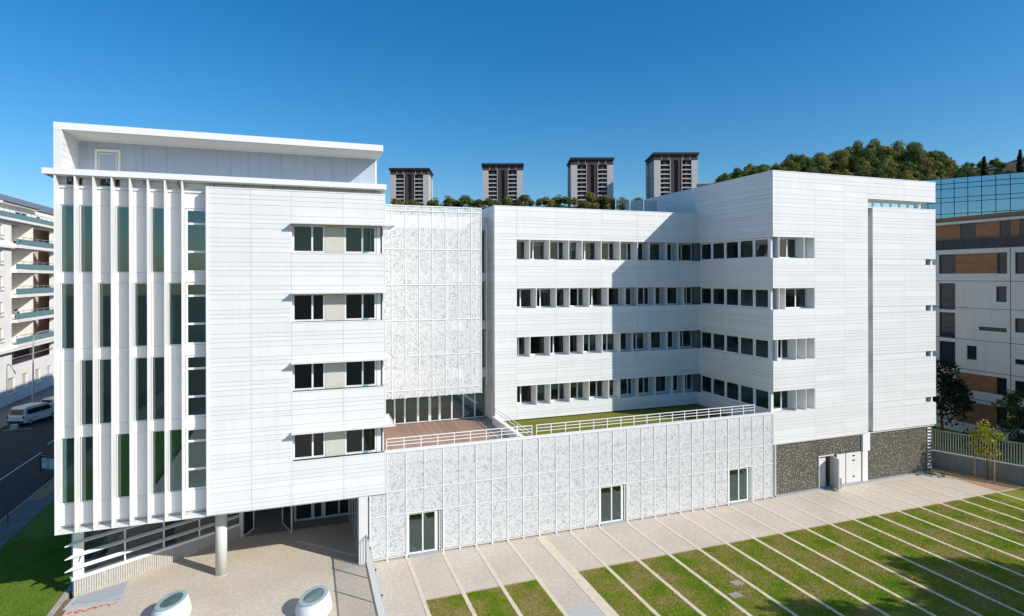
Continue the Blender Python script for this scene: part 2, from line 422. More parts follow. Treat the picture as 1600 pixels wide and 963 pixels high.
# lawn in front: two fields, cut by concrete strips
LX = [5.42 + 1.985 * k for k in range(22)]
lawn_a = sheet('lawn', 'lawn', LX[0], LX[3] - .1, -34, -4.75, .006, .02)
lawn_b = sheet('lawn', 'lawn', LX[4] + .12, 58, -34, -4.75, .006, .02)
for k, x in enumerate(LX):
    w = .30 if k == 4 else .105
    y0 = 0 if x < 31 else -.05
    n = 6; ya, yb = -34.0, -.12
    for i in range(n):
        a = ya + (yb - ya) * i / n; b = ya + (yb - ya) * (i + 1) / n
        piece('concrete_strip', 'strip', court, x - w, x + w, a + .002, b - .002, -.1, .015)
B('edge_band', 'sandy', court, (LX[0], LX[3] - .1, -4.75, -4.66, -.1, .008), (LX[4] + .3, 47.6, -4.75, -4.66, -.1, .008))
B('paving_slab', 'concrete', court, (LX[3] + .11, LX[4] - .31, -34, -7.6, -.1, .006))
for (x, y) in ((20.75, -8.5), (19.9, -9.4)):
    B('drain_cover', 'kerb', lawn_b, (x - .3, x + .3, y - .22, y + .22, -.05, .022))
B('sand_patch', 'sandy', court, (47.2, 51.5, -4.6, 1.6, -.1, .006), (46.4, 47.2, -.6, 1.2, -.1, .006))

# ------------------------------------------------------------------ left wing: fins and cladding over an open entrance
A = thing('office_wing', 'white office wing with vertical fins, penthouse roof slab and open entrance on a round column', 'building', (-3.3, 5, 0), 'wings of the white office building')
A_rows = rows(3.70, 20.14)
A_win = [(-.58, 4.2, SILL[k], HEAD[k]) for k in range(4)]
panels(A, [-4.45, -2.54, -.60, 2.01, 4.2], A_rows, A_win, 0.0)
holed('wall', 'backing', A, -4.45, 4.2, 3.70, 20.14, A_win, .045, .25)
for bx_ in [(-4.60, -4.45, -.03, .62, 3.70, 20.14), (4.2, 4.26, -.01, .3, 3.70, SILL[0] - .01)] + [(4.2, 4.26, -.01, .3, HEAD[k] + .07, (SILL + [20.14])[k + 1]) for k in range(4)]: piece('corner_trim', 'white_metal', A, *bx_)
piece('coping', 'white_metal', A, -4.6, 4.26, -.02, .3, 20.145, 20.20)
for k in range(4):
    s, h = SILL[k], HEAD[k]
    B('sill', 'white_metal', A, (-.58, 4.24, -.02, .34, s - .05, s))
    B('window_jamb', 'white_metal', A, (-.62, -.56, .005, .36, s, h))
    window(A, -.55, 1.08, s + .02, h, .26, mull=(.44,), fw=.09)
    B('infill_panel', 'beige_panel', A, (1.09, 2.08, .24, .3, s + .02, h))
    window(A, 2.09, 3.78, s + .02, h, .26, mull=(3.05,), fw=.09)
    # last casement stands ajar
    B('open_casement', 'glass_green', A, (3.42, 3.45, -.12, .26, s + .14, h - .1))
    B('corner_post', 'white_metal', A, (3.80, 4.02, .26, .5, s, h))
    # slatted sun shade wrapping the corner
    sh = B('sun_shade', 'pale_soffit', A, (-.62, 4.72, -.46, -.42, h + .0, h + .09), (4.68, 4.72, -.42, 2.4, h + .0, h + .09))
    n = 10
    for i in range(n):
        x0 = -.62 + 5.30 * i / n
        piece('shade_slat', 'white_metal', sh, x0 + .01, x0 + 5.30 / n - .01, -.42, .0, h + .03, h + .06)
    piece('shade_slat', 'white_metal', sh, 4.27, 4.67, .0, 2.4, h + .03, h + .06)
# fins
FX = [-10.93, -10.15, -9.41, -8.67, -7.92, -7.17, -6.44, -5.69]
for x in FX:
    MB().prism([(0.0, 3.66), (.57, 3.86), (.57, 20.42), (0.0, 20.42)], x, x + .06, 'x').build('fin', 'white_metal', A)
GY = .57
fl = [(4.88, 8.02), (8.55, 11.70), (12.24, 15.38), (15.89, 19.12)]
pat = ['WWPWPWW', 'PWWPWWP', 'WPWPWPW', 'WWPWPWP']
bays = [(FX[i] + .06, (FX + [-4.6])[i + 1]) for i in range(8)]
sp = [(3.86, 4.88), (8.02, 8.55), (11.70, 12.24), (15.38, 15.89), (19.12, 19.92)]
for i, (x0, x1) in enumerate(bays):
    for (z0, z1) in sp: piece('spandrel_panel', 'white_panel', A, x0 + .004, x1 - .004, GY, GY + .12, z0 + .01, z1 - .01)
    piece('coping', 'white_metal', A, x0 + .004, x1 - .004, GY - .08, GY + .3, 19.92, 20.06)
    for k, (z0, z1) in enumerate(fl):
        if i == 7: window(A, x0 + .01, x1 - .01, z0, z1, GY + .04, trans=(z0 + 1.05, z0 + 2.47), fw=.105, glass='glass_green')
        elif pat[k][i] == 'W': window(A, x0 + .01, x1 - .01, z0, z1, GY + .04, fw=.035, glass='glass_green')
        else: piece('infill_panel', 'white_panel', A, x0 + .01, x1 - .01, GY + .01, GY + .12, z0, z1)
# inside
for (z0, z1) in ((3.72, 4.6), (8.05, 8.5), (11.75, 12.2), (15.42, 15.85), (19.3, 19.9)):
    B('floor_slab', 'room', A, (-10.86, 4.1, .70, 12, z0, z1))
B('room_wall', 'room', A, (-10.86, 4.1, 5.2, 5.4, 4.6, 19.3))
for x in (-10.86, -8.7, -6.5, -4.66, -.75, 1.5, 4.0): B('room_wall', 'room', A, (x, x + .12, .72, 5.2, 4.6, 19.3))
B('soffit', 'pale_soffit', A, (-10.90, 4.2, .06, 12.0, 3.64, 3.70))
B('side_wall', 'white_panel', A, (-10.95, -10.88, .57, 12, 3.64, 20.4), (4.14, 4.2, .5, 3.0, 3.70, 20.1), (4.14, 4.2, 3.0, 14, 3.64, 20.1), (-10.88, 4.14, 12.0, 12.1, 3.64, 20.4))
# the wing runs on far behind
B('rear_body', 'white_panel', A, (-10.95, 4.1, 12.12, 46, 0, 20.4)); B('rear_penthouse', 'white_render', A, (-10.9, 4.05, 13.02, 46, 20.4, 22.86))
for k in range(4):
    for i in range(9): piece('side_window', 'glass_dark', A, -10.97, -10.955, 14 + i * 3.5, 15.8 + i * 3.5, SILL[k], HEAD[k])
# penthouse
B('attic_wall', 'white_metal', A, (-10.88, 4.1, .62, .8, 20.07, 20.42))
for (x0, x1) in ((-10.6, -10.0), (-9.25, -8.75), (-8.62, -8.45)): B('attic_window', 'glass_dark', A, (x0, x1, .59, .61, 20.09, 20.40))
B('roof_ledge', 'white_metal', A, (-11.38, 4.32, -.04, 2.5, 20.46, 20.74))
B('penthouse_soffit', 'pale_soffit', A, (-11.3, 4.25, .0, 2.4, 20.43, 20.455))
for x in (-10.4, -8.9, -7.35, -5.9, -4.3, -2.9, -1.5, -.1, 1.3, 2.7, 3.7):
    m = MB(); m.bar((x, .25, 20.2), (x, .25, 20.45), .04, .04); m.bar((x, .25, 20.42), (x + .05, .55, 20.2), .04, .04); m.bar((x + .22, .25, 20.2), (x + .22, .25, 20.45), .03, .03)
    m.build('ledge_bracket', 'grey_metal', A)
B('penthouse_roof', 'white_metal', A, (-10.93, 4.15, -.02, 13, 22.55, 22.89))
MB().prism([(-.02, 22.55), (2.3, 22.5), (2.3, 22.54), (-.02, 22.56)], -10.6, 4.1, 'x').build('roof_soffit', 'pale_soffit', A)
B('penthouse_side', 'white_panel', A, (-10.93, -10.62, -.01, 12.9, 20.74, 22.55))
for i in range(6): piece('side_board', 'white_panel', A, -10.62, -10.60, .0, 2.2, 20.76 + i * .295, 20.74 + (i + 1) * .295)
npan = 13
for i in range(npan):
    x0 = -10.6 + 14.55 * i / npan; x1 = -10.6 + 14.55 * (i + 1) / npan
    piece('penthouse_panel', 'polycarb', A, x0 + .0015, x1 - .0015, 2.2 + random.uniform(0, .003), 2.26, 20.74, 22.5)
B('penthouse_end', 'white_metal', A, (3.955, 4.05, 2.2, 12.9, 20.74, 22.55))
B('door_frame', 'white_metal', A, (-9.93, -9.80, 2.13, 2.2, 20.75, 22.16), (-8.93, -8.80, 2.13, 2.2, 20.75, 22.16), (-9.80, -8.93, 2.13, 2.2, 22.02, 22.16), (-9.76, -9.71, 2.15, 2.2, 20.75, 21.97), (-9.02, -8.97, 2.15, 2.2, 20.75, 21.97), (-9.71, -9.02, 2.15, 2.2, 21.92, 21.97))
# entrance: grooved plinth, glazing with blades, lobby front
w0 = Vector((-10.65, 1.5, 0)); w1 = Vector((-3.62, 5.76, 0)); wd = (w1 - w0).normalized(); wnv = Vector((wd.y, -wd.x, 0)); WL = (w1 - w0).length
def along(t, o=0, z=0): return w0 + wd * t + wnv * o + Vector((0, 0, z))
m = MB()
nb = 78
for i in range(nb):
    t0 = WL * i / nb; t1 = WL * (i + .78) / nb
    p = [along(t0, .0), along(t1, .0), along(t1, -.25), along(t0, -.25)]
    o_ = random.uniform(0, .018)
    p[0] = along(t0, o_); p[1] = along(t1, o_)
    MBi = MB().prism([(q.x, q.y) for q in p], -.05, .80, 'z'); MBi.build('plinth_rib', 'grooved', A)
p = [along(0.01, -.035), along(WL, -.035), along(WL, -.3), along(0.01, -.3)]
MB().prism([(q.x, q.y) for q in p], -.05, .79, 'z').build('plinth', 'grooved', A)
def wallbox(name, mat, t0, t1, o0, o1, z0, z1, par=None):
    p = [along(t0, o0), along(t1, o0), along(t1, o1), along(t0, o1)]
    return MB().prism([(q.x, q.y) for q in p], z0, z1, 'z').build(name, mat, par or A)
wallbox('entrance_sill', 'white_metal', -.1, WL, .05, -.3, .80, .93)
wallbox('entrance_post', 'white_metal', -.02, .42, .0, -.25, .93, 3.64)
q0 = along(.21, .012, 1.62)   # a dark seven-shaped mark on the post
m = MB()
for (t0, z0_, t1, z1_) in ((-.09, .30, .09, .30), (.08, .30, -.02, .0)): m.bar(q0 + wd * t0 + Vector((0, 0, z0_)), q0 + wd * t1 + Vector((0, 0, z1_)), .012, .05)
m.build('post_mark', 'dark_metal', A)
ts = [.42, 2.2, 4.05, 5.9, WL]
for a, b in zip(ts[:-1], ts[1:]):
    fr = wallbox('entrance_window', 'white_metal', b - .035, b + .035, .0, -.1, .93, 3.64)
    wallbox('pane', 'glass', a + .03, b - .035, -.04, -.055, .95, 3.62, fr)
for z in (1.45, 2.05, 2.68):
    pl = [along(0, 0), along(-.42, .21), along(WL - .1, .21), along(WL - .1, 0)]
    m = MB(); zz = (z + .02, z - .05, z - .05, z + .02)
    m.v = [(q.x, q.y, h_ - .02) for q, h_ in zip(pl, zz)] + [(q.x, q.y, h_ + .016) for q, h_ in zip(pl, zz)]
    m.f = [(3, 2, 1, 0), (4, 5, 6, 7), (0, 1, 5, 4), (1, 2, 6, 5), (2, 3, 7, 6), (3, 0, 4, 7)]
    m.build('sun_blade', 'white_metal', A)
# back of the lobby
B('room_floor', 'room_floor', A, (-10.3, 2.7, 5.9, 11.9, .0, .012))
B('lobby_back', 'room', A, (-10.8, 4.1, 11.8, 11.99, .0, 3.64))
for bx_ in ((-3.62, -3.45, 5.8, 7.4, 0, 3.64), (-.62, -.48, 7.2, 7.4, .0, 3.64), (1.05, 1.3, 7.2, 7.4, 0, 3.64), (2.1, 2.2, 7.2, 7.4, 0, 3.64), (2.74, 2.86, 7.2, 7.4, 0, 3.64), (.42, .62, 7.2, 7.4, .12, 3.64)): piece('lobby_post', 'pale_soffit', A, *bx_)
for bx_ in ((-.48, 1.05, 7.2, 7.4, 0, .12), (1.3, 2.1, 7.2, 7.4, 0, .12), (2.2, 2.74, 7.2, 7.4, 0, .12)): piece('lobby_threshold', 'pale_soffit', A, *bx_)
for (a, b) in ((-.48, .42), (.62, 1.05), (1.3, 2.1), (2.2, 2.74)): piece('lobby_pane', 'glass_dark', A, a, b, 7.3, 7.32, .12, 3.62)
def leaf_door(x, y, ang, w, name='entrance_door'):
    d = Vector((math.cos(R(ang)), math.sin(R(ang)), 0)); q = Vector((x, y, 0)); m = MB()
    m.bar(q + Vector((0, 0, .06)), q + d * w + Vector((0, 0, .06)), .06, .1); m.bar(q + Vector((0, 0, 2.55)), q + d * w + Vector((0, 0, 2.55)), .06, .1)
    m.bar(q + d * .04 + Vector((0, 0, .01)), q + d * .04 + Vector((0, 0, 2.6)), .08, .08); m.bar(q + d * (w - .04) + Vector((0, 0, .01)), q + d * (w - .04) + Vector((0, 0, 2.6)), .08, .08)
    o = m.build(name, 'pale_soffit', A)
    MB().bar(q + d * .08 + Vector((0, 0, 1.3)), q + d * (w - .08) + Vector((0, 0, 1.3)), .012, 2.4).build('pane', 'glass', o)
leaf_door(-3.55, 5.75, 62, 1.3); leaf_door(-1.3, 7.2, -72, 1.9)
# glazed right side of the lobby
B('lobby_side_frame', 'pale_soffit', A, (2.80, 3.30, .05, .42, 0, 3.64), (2.84, 2.92, .42, 7.2, 0, .08), *[(2.84, 2.92, y, y + .07, .08, 3.64) for y in (1.9, 3.6, 5.3)])
for (a, b) in ((.42, 1.9), (1.97, 3.6), (3.67, 5.3), (5.37, 7.2)): piece('lobby_side_pane', 'glass', A, 2.87, 2.885, a, b, .08, 3.62)
m = MB(); k = 40
m.rings([[(-4.13 + r * math.cos(2 * math.pi * i / k), 1.52 + r * math.sin(2 * math.pi * i / k), z) for i in range(k)] for (z, r) in ((0, .285), (3.64, .285))])
cobj = m.build('column', 'column', A)
for p_ in cobj.data.polygons: p_.use_smooth = len(p_.vertices) == 4
MB().rings([[(-4.13 + .32 * math.cos(2 * math.pi * i / k), 1.52 + .32 * math.sin(2 * math.pi * i / k), z) for i in range(k)] for z in (0.0, .03)]).build('column_foot', 'concrete', A)

# ------------------------------------------------------------------ podium with the patterned screen
P = thing('podium', 'single-storey white podium behind a patterned pierced metal screen with three glazed doors', 'building', (17, 5, 0))
SX = [4.30, 5.35, 6.40, 7.46, 8.43, 9.40, 10.37, 11.34, 12.33, 13.36, 14.46, 15.43, 16.41, 17.40, 18.40, 19.43, 20.47, 21.44, 22.42, 23.37, 24.35, 25.34, 26.30, 27.28, 28.30, 29.35, 30.38, 31.12]
doors = [(5.40, 7.36), (17.44, 19.38), (27.32, 29.30)]
zr = [.13, 2.46, 3.78, 5.93]
cells = [(3.38, 4.30, .13, 2.42), (3.38, 4.30, 2.42, 3.66)]
for a, b in zip(SX[:-1], SX[1:]):
    for z0, z1 in zip(zr[:-1], zr[1:]):
        if z0 < 1 and any(d0 - .1 < a and b < d1 + .15 for d0, d1 in doors): continue
        cells.append((a, b, z0, z1))
for (a, b, z0, z1) in cells: piece('screen_panel', 'screen', P, a + .028, b - .028, .0, .004, z0 + .02, z1 - .02)
for x in SX + [3.38]:
    top = 3.66 if x < 4 else 5.95
    z0 = .06 if not any(d0 + .2 < x < d1 - .2 for d0, d1 in doors) else 2.46
    piece('screen_post', 'white_metal', P, x - .024, x + .024, -.03, .03, z0, top)
    if z0 < 1: piece('post_foot', 'white_metal', P, x - .05, x + .05, -.1, .06, .0, .06)
for x in SX[1::2]:
    z0 = .0 if not any(d0 - .05 < x + .17 < d1 + .05 for d0, d1 in doors) else 2.5
    piece('inner_post', 'white_metal', P, x + .12, x + .22, .40, .50, z0, 5.2)
for z in (2.46, 3.78, 5.94): piece('screen_rail', 'white_metal', P, 4.27 if z > 3 else 3.36, 31.14, -.034, -.024, z - .028, z + .028)
for z in (.12,):
    xs = [3.36] + [q for d in doors for q in d] + [31.14]
    for a, b in zip(xs[::2], xs[1::2]): piece('screen_rail', 'white_metal', P, a, b, -.034, -.024, z - .02, z + .02)
B('coping', 'white_metal', P, (4.27, 31.14, .035, .42, 5.90, 5.97))
B('parapet', 'white_metal', P, (4.27, 31.14, .05, .38, 5.26, 5.90))
PW = [(d0, d1, -.01, 2.46) for d0, d1 in doors]
holed('wall', 'podium_wall', P, 3.30, 31.2, 0, 5.22, PW, .70, .95)
for i in range(14):
    x = 4.4 + i * 1.95
    if not any(d0 - .5 < x < d1 + .3 or d0 - .5 < x + 1.1 < d1 + .3 for d0, d1 in doors): piece('strip_window', 'glass_dark', P, x, x + 1.1, .66, .69, .4, 2.3)
for (d0, d1) in doors:
    mid = d0 + (d1 - d0) * .49
    B('door_reveal', 'white_metal', P, (d0, d0 + .05, .0, .70, .0, 2.46), (d1 - .04, d1, .0, .70, .0, 2.46), (d0 + .05, d1 - .04, .04, .70, 2.40, 2.455))
    B('door_step', 'galv', P, (d0 + .08, d1 - .06, -.12, .70, .0, .10))
    dr = window(P, d0 + .06, d1 - .30, .11, 2.40, .06, mull=(mid - .06,), fw=.075, name='door', glass='glass_green')
    B('door_post', 'white_metal', P, (d1 - .29, d1 - .2, .12, .3, .1, 2.40), (d1 - .13, d1 - .07, .05, .3, .1, 2.40))
    B('hinge', 'grey_metal', P, *[(d1 - .19, d1 - .14, .1, .16, z, z + .08) for z in (.4, 1.2, 2.0)])
B('room_floor', 'room_floor', P, (3.35, 31, .96, 9, .0, .012))
B('room_wall', 'room', P, (3.35, 31, 9.0, 9.2, 0, 4.5), (13, 13.1, .96, 9, .0, 4.5), (23.5, 23.6, .96, 9, 0, 4.5))
B('roof_slab', 'room', P, (4.26, 31.2, .38, 16, 4.5, 4.72))
# the deck: boards running away from the viewer
nbd = 62
for i in range(nbd):
    x = 4.32 + 8.66 * i / nbd
    piece('deck_board', 'deck', P, x + .011, x + 8.66 / nbd - .011, .45, 10.42, 4.72, 4.85)
B('deck_shadow', 'grey_metal', P, (12.10, 12.98, 1.2, 10.3, 4.852, 4.862))  # thin grey sheet on the boards, standing in for the shadow beside the divider
B('divider_wall', 'white_metal', P, (13.0, 13.32, .42, 8.2, 4.72, 5.42))
B('green_roof', 'green_roof', P, (13.32, 31.15, .42, 9.2, 4.72, 4.90))
def rail_run(x0, x1, n, y=.5, z=5.0):
    top = 6.56
    for i in range(n + 1):
        x = x0 + (x1 - x0) * i / n
        piece('rail_post', 'white_metal', P, x - .02, x + .02, y - .02, y + .02, 4.86, top)
    for zz, h in ((top, .045), (top - .19, .03), (top - .38, .03)): piece('handrail', 'white_metal', P, x0, x1, y - .018, y + .018, zz - h / 2, zz + h / 2)
rail_run(4.36, 13.1, 9); rail_run(13.4, 30.0, 17)
m = MB()
for zz in (.95, .6): m.bar((13.16, 8.0, 5.42 + zz * .65), (13.16, .6, 5.42 + zz * .65), .04, .04)
for y in (7.9, 5.6, 3.2, .7): m.bar((13.16, y, 5.42), (13.16, y, 5.42 + .62), .04, .04)
m.build('side_rail', 'white_metal', P)

# ------------------------------------------------------------------ link behind the tall screen
K = thing('link_wing', 'recessed glazed link between the wings, behind a tall patterned metal screen above the deck', 'building', (9, 11, 4.85), 'wings of the white office building')
KX = [4.30, 4.83] + [5.78 + .955 * i for i in range(7)] + [12.26]
KZ = [7.15, 7.70, 10.11, 12.61, 15.10, 17.60, 20.30, 20.65]
for a, b in zip(KX[:-1], KX[1:]):
    for z0, z1 in zip(KZ[:-1], KZ[1:]): piece('screen_panel', 'screen', K, a + .026, b - .026, 8.40, 8.404, z0 + .02, z1 - .02)
for x in KX: piece('screen_post', 'white_metal', K, x - .026, x + .026, 8.37, 8.43, 7.13, 20.67)
for z in KZ[1:]: piece('screen_rail', 'white_metal', K, 4.3, 12.28, 8.358, 8.37, z - .032, z + .032)
for x in KX[2:]: piece('inner_post', 'white_metal', K, x + .52, x + .59, 8.9, 8.97, 7.6, 19.6)
for z in (8.0, 11.65, 15.30): piece('floor_slab', 'white_metal', K, 4.3, 13.2, 10.2, 15, z, z + .62)
B('roof_slab', 'white_metal', K, (4.3, 13.2, 10.1, 17, 19.25, 20.15))
gx = [4.35, 6.26, 7.0, 7.95, 8.85, 9.6, 10.54, 11.44, 12.35, 13.2]
for a, b in zip(gx[:-1], gx[1:]): window(K, a, b, 4.87, 7.95, 10.5, fw=.05, glass='glass_green', name='glazing')
B('door_post', 'pale_soffit', K, (7.88, 8.04, 10.44, 10.5, 4.87, 7.9), (8.74, 8.94, 10.44, 10.5, 4.87, 7.9), (9.5, 9.68, 10.44, 10.5, 4.87, 7.9))
for z0, z1 in ((8.62, 11.65), (12.27, 15.30), (15.92, 19.25)):
    for i in range(6):
        a = 4.35 + 8.85 * i / 6; window(K, a, a + 8.85 / 6, z0, z1, 10.5, fw=.06, glass='glass_green', name='glazing')
B('room_wall', 'room', K, (4.3, 13.2, 14.8, 15, 4.87, 19.25))
B('room_floor', 'room_floor', K, (4.3, 13.2, 10.6, 14.8, 4.80, 4.87))

# ------------------------------------------------------------------ middle wing
C = thing('office_wing', 'white middle wing with four rows of recessed windows and blades above the green roof', 'building', (22, 12, 4.85), 'wings of the white office building')
YC = 8.25
C_win = [(14.96, 31.2, SILL[k], HEAD[k]) for k in range(4)]
panels(C, [13.23, 14.96, 18.18, 22.08, 25.31, 29.2, 31.235], rows(4.98, 20.86), C_win, YC)
holed('wall', 'backing', C, 13.27, 31.19, 4.98, 20.86, C_win, YC + .045, YC + .95)
panels(C, [8.27, 10.0, 14.0], rows(4.98, 20.86)[::1], [], 13.23, 'x') if False else None
for z0, z1 in zip(rows(4.98, 20.86)[:-1], rows(4.98, 20.86)[1:]): piece('return_panel', 'white_panel', C, 13.225, 13.265, YC + .05, 13.0, z0 + .0065, z1 - .0065)
B('coping', 'white_metal', C, (13.2, 31.18, YC - .02, YC + .4, 20.86, 20.91), (13.2, 13.6, YC + .4, 18, 20.86, 20.91))
B('roof', 'roof_zinc', C, (13.6, 31.1, YC + .4, 19, 20.3, 20.4))
L1 = ([16.02, 17.64, 19.24, 20.39, 22.04, 23.72, 25.32, 26.43, 28.07, 29.19], [16.62, 18.73, 21.04, 23.18, 24.86, 30.1])
L2 = ([16.54, 18.17, 19.30, 20.97, 22.63, 24.18, 25.30, 26.95, 28.07, 29.71], [15.57, 17.2, 20.42, 21.66, 26.43, 30.6])
L4 = ([16.55, 17.67, 19.31, 20.95, 22.67, 23.69, 25.33, 26.96, 28.61, 29.76], [15.58, 18.75, 20.35, 22.05, 24.88, 26.4, 30.6])
L3 = ([16.02, 17.64, 19.27, 20.45, 22.10, 23.72, 24.86, 26.5, 28.1, 29.3], [15.4, 18.3, 21.4, 23.0, 25.7, 30.2])
for k, (fx, mx) in zip((3, 2, 1, 0), (L1, L2, L3, L4)):
    s, h = SILL[k], HEAD[k]
    B('sill', 'white_metal', C, (14.97, 31.19, YC + .0, YC + .95, s - .04, s + .004))
    B('head_lining', 'pale_soffit', C, (14.97, 31.19, YC + .045, YC + .95, h - .004, h + .05))
    B('window_jamb', 'white_metal', C, (14.94, 14.975, YC + .02, YC + .95, s, h))
    ed = [14.98] + fx + [31.18]
    for x in fx: piece('blade', 'white_metal', C, x - .025, x + .025, YC - .02, YC + .86, s + .004, h - .006)
    for a, b in zip(ed[:-1], ed[1:]):
        a += .03; b -= .03
        w_ = window(C, a, b, s + .01, h - .01, YC + .86, mull=[q for q in mx if a + .2 < q < b - .2], fw=.085)
        if random.random() < .22: blind(w_, a, b, s, h, YC + .99)
for k in range(4): B('floor_slab', 'room', C, (13.3, 31.1, YC + 1.0, 15.5, HEAD[k] + .2, HEAD[k] + 1.2))
B('floor_slab', 'room', C, (13.3, 31.1, YC + 1.0, 15.5, 4.73, 5.1))
B('room_wall', 'room', C, (13.3, 31.1, 13.2, 13.4, 5.1, 20.3))
for x in (13.9, 17.64, 20.97, 24.18, 28.07, 31.0): B('room_wall', 'room', C, (x - .05, x + .05, YC + 1.0, 13.2, 5.1, 19.9))
# glass guard on the roof
for i in range(3):
    g_ = B('roof_guard', 'galv', C, (26.6 + i * 1.45, 26.65 + i * 1.45, 14.0, 14.04, 20.4, 22.7))
    piece('pane', 'glass_clear', g_, 26.66 + i * 1.45, 28.04 + i * 1.45, 14.0, 14.015, 20.5, 22.68)

# ------------------------------------------------------------------ right wing
D = thing('office_wing', 'tall white clad right wing with corner windows, standing on a dark studded ground floor', 'building', (36, 8, 0), 'wings of the white office building')
XD = 31.2
D_win = [(XD, 35.04, SILL[k], HEAD[k]) for k in range(4)]
notch = (40.28, 47.7, 20.86, 21.48)
drows = rows(3.75, 20.86) + [21.17, 21.48, 21.9, 22.4, 22.68, 23.07]
panels(D, [XD, 35.04, 37.9, 40.28], drows, D_win, 0.0)
panels(D, [40.28, 44.1, 47.6], [21.48, 21.9, 22.4, 22.68, 23.07], [], 0.0)
holed('wall', 'backing', D, XD + .04, 40.28, 3.75, 23.07, [(XD, 35.04, SILL[k], HEAD[k]) for k in range(4)], .045, .25)
B('wall', 'backing', D, (40.28, 47.58, .045, .25, 21.5, 23.07))
S_win = [(.0, 8.24, SILL[k], HEAD[k]) for k in range(4)]
panels(D, [.002, 5.3, 8.275], rows(4.9, 20.86), S_win, XD, 'x')
panels(D, [.002, 5.3, 9.4, 14.6, 20.0], [20.86, 21.2, 21.48, 21.9, 22.4, 22.68, 23.07], [], XD, 'x')
holed('wall', 'backing', D, .26, 8.24, 4.9, 20.86, [(0, 8.24, SILL[k], HEAD[k]) for k in range(4)], XD + .045, XD + .25, 'x')
B('wall', 'backing', D, (XD + .045, XD + .25, .26, 20, 20.86, 23.07), (XD + .25, 47.4, 19.8, 20, 3.75, 23.0))
B('end_wall', 'white_panel', D, (47.4, 47.58, .26, 20, 3.75, 20.8), (47.4, 47.58, 1.2, 20, 20.8, 21.5), (47.4, 47.58, .26, 20, 21.5, 23.05))
B('coping', 'white_metal', D, (XD - .02, 47.62, -.02, .4, 23.07, 23.12), (XD - .02, XD + .4, .4, 20.0, 23.07, 23.12))
B('roof', 'roof_zinc', D, (XD + .3, 47.4, .3, 19.8, 22.6, 22.7))
for k in range(4):
    s, h = SILL[k], HEAD[k]
    # side ribbon
    B('sill', 'white_metal', D, (XD - .01, XD + .30, .0, 8.24, s - .04, s + .004))
    B('sill', 'white_metal', D, (XD + .301, 35.04, .0, .8, s - .042, s + .002))
    B('head_lining', 'pale_soffit', D, (XD + .045, 35.04, .045, .8, h - .004, h + .04))
    sy = [.52, 2.02, 3.58, 5.16, 6.75, 8.22]
    for a, b in zip(sy[:-1], sy[1:]): window(D, a + .01, b - .01, s + .01, h - .01, XD + .16, axis='x', fw=.12)
    B('corner_post', 'white_metal', D, (XD + .1, XD + .3, .30, .5, s + .005, h - .005))
    B('window_jamb', 'white_metal', D, (35.0, 35.045, .02, .8, s, h))
    bl = (31.75, 34.05) if k == 3 else ((31.75, 32.3) if k == 2 else ((31.6, 33.3, 34.2) if k == 1 else (33.3, 34.2)))
    for x in bl: piece('blade', 'white_metal', D, x - .025, x + .025, .0, .68, s + .004, h - .006)
    ed = [31.5] + list(bl) + [35.0]
    for a, b in zip(ed[:-1], ed[1:]):
        if b - a > .3: window(D, a + .03, b - .03, s + .01, h - .01, .68, mull=[a + (b - a) * .6] if b - a > 1.3 else [], fw=.085)
for z0, z1 in [(3.77, 5.2)] + [(HEAD[k] + .2, HEAD[k] + 1.2) for k in range(3)] + [(19.0, 20.7)]:
    B('floor_slab', 'room', D, (XD + .4, 47.3, .9, 10, z0, z1))
B('room_wall', 'room', D, (XD + .5, 47, 9.5, 9.7, 4.5, 20), (36.2, 36.3, .9, 9.5, 4.5, 20), *[(XD + .45, 36.2, y, y + .1, 4.5, 20) for y in (3.5, 6.75)])
# roof-level ribbon above the stair tower
B('notch_floor', 'white_metal', D, (40.29, 47.55, .02, 1.2, 20.80, 20.87))
nx = [40.9, 41.85, 42.8, 43.75, 44.7, 45.65, 46.5]
for a, b in zip(nx[:-1], nx[1:]): window(D, a, b, 20.88, 21.47, .8, fw=.09, glass='glass_blue')
B('notch_post', 'white_metal', D, (46.5, 46.75, .7, .95, 20.87, 21.49), (40.28, 40.9, .7, .9, 20.87, 21.49))
B('notch_soffit', 'pale_soffit', D, (40.29, 47.55, .26, 1.2, 21.485, 21.53))
# slot beside the stair tower
B('slot_back', 'white_render', D, (40.25, 40.8, 1.1, 1.2, 3.6, 20.8), (40.24, 40.28, .26, 1.1, 3.6, 20.8))
for k in range(4): piece('slot_window', 'glass_dark', D, 40.285, 40.30, .02, .2, SILL[k] - 1.2, SILL[k] + .1)
# ground floor: dark studded panels
for i, (a, b) in enumerate(((31.47, 33.2), (33.2, 35.46), (40.49, 42.6), (42.6, 44.7), (44.7, 46.7))):
    piece('studded_panel', 'olive_wall', D, a + .006, b - .006, .16, .22, .15, 3.72)
piece('studded_panel', 'olive_wall', D, 35.47, 37.6, .16, .22, 2.46, 3.72); piece('studded_panel', 'olive_wall', D, 37.61, 39.72, .16, .22, 2.42, 3.72)
B('base_strip', 'galv', D, (31.35, 35.46, -.05, .25, .0, .14), (36.95, 46.8, -.05, .25, .0, .14), (35.46, 36.95, .0, .3, 0, .05))
B('ground_wall', 'backing', D, (31.3, 35.47, .23, .4, .0, 3.74), (35.47, 36.93, .23, .4, 2.44, 3.74), (36.93, 46.8, .23, .4, .0, 3.74), (31.3, 31.45, .0, .23, 0, 3.74))
B('white_pier', 'white_metal', D, (39.74, 40.47, .02, .22, 2.40, 3.72), (39.74, 40.28, .05, .22, .14, 2.38))
for (a, b) in ((37.25, 38.08), (38.16, 38.9), (38.91, 39.66)):
    d_ = piece('service_door', 'pale_soffit', D, a, b, .12, .18, .15, 2.38)
m = MB()
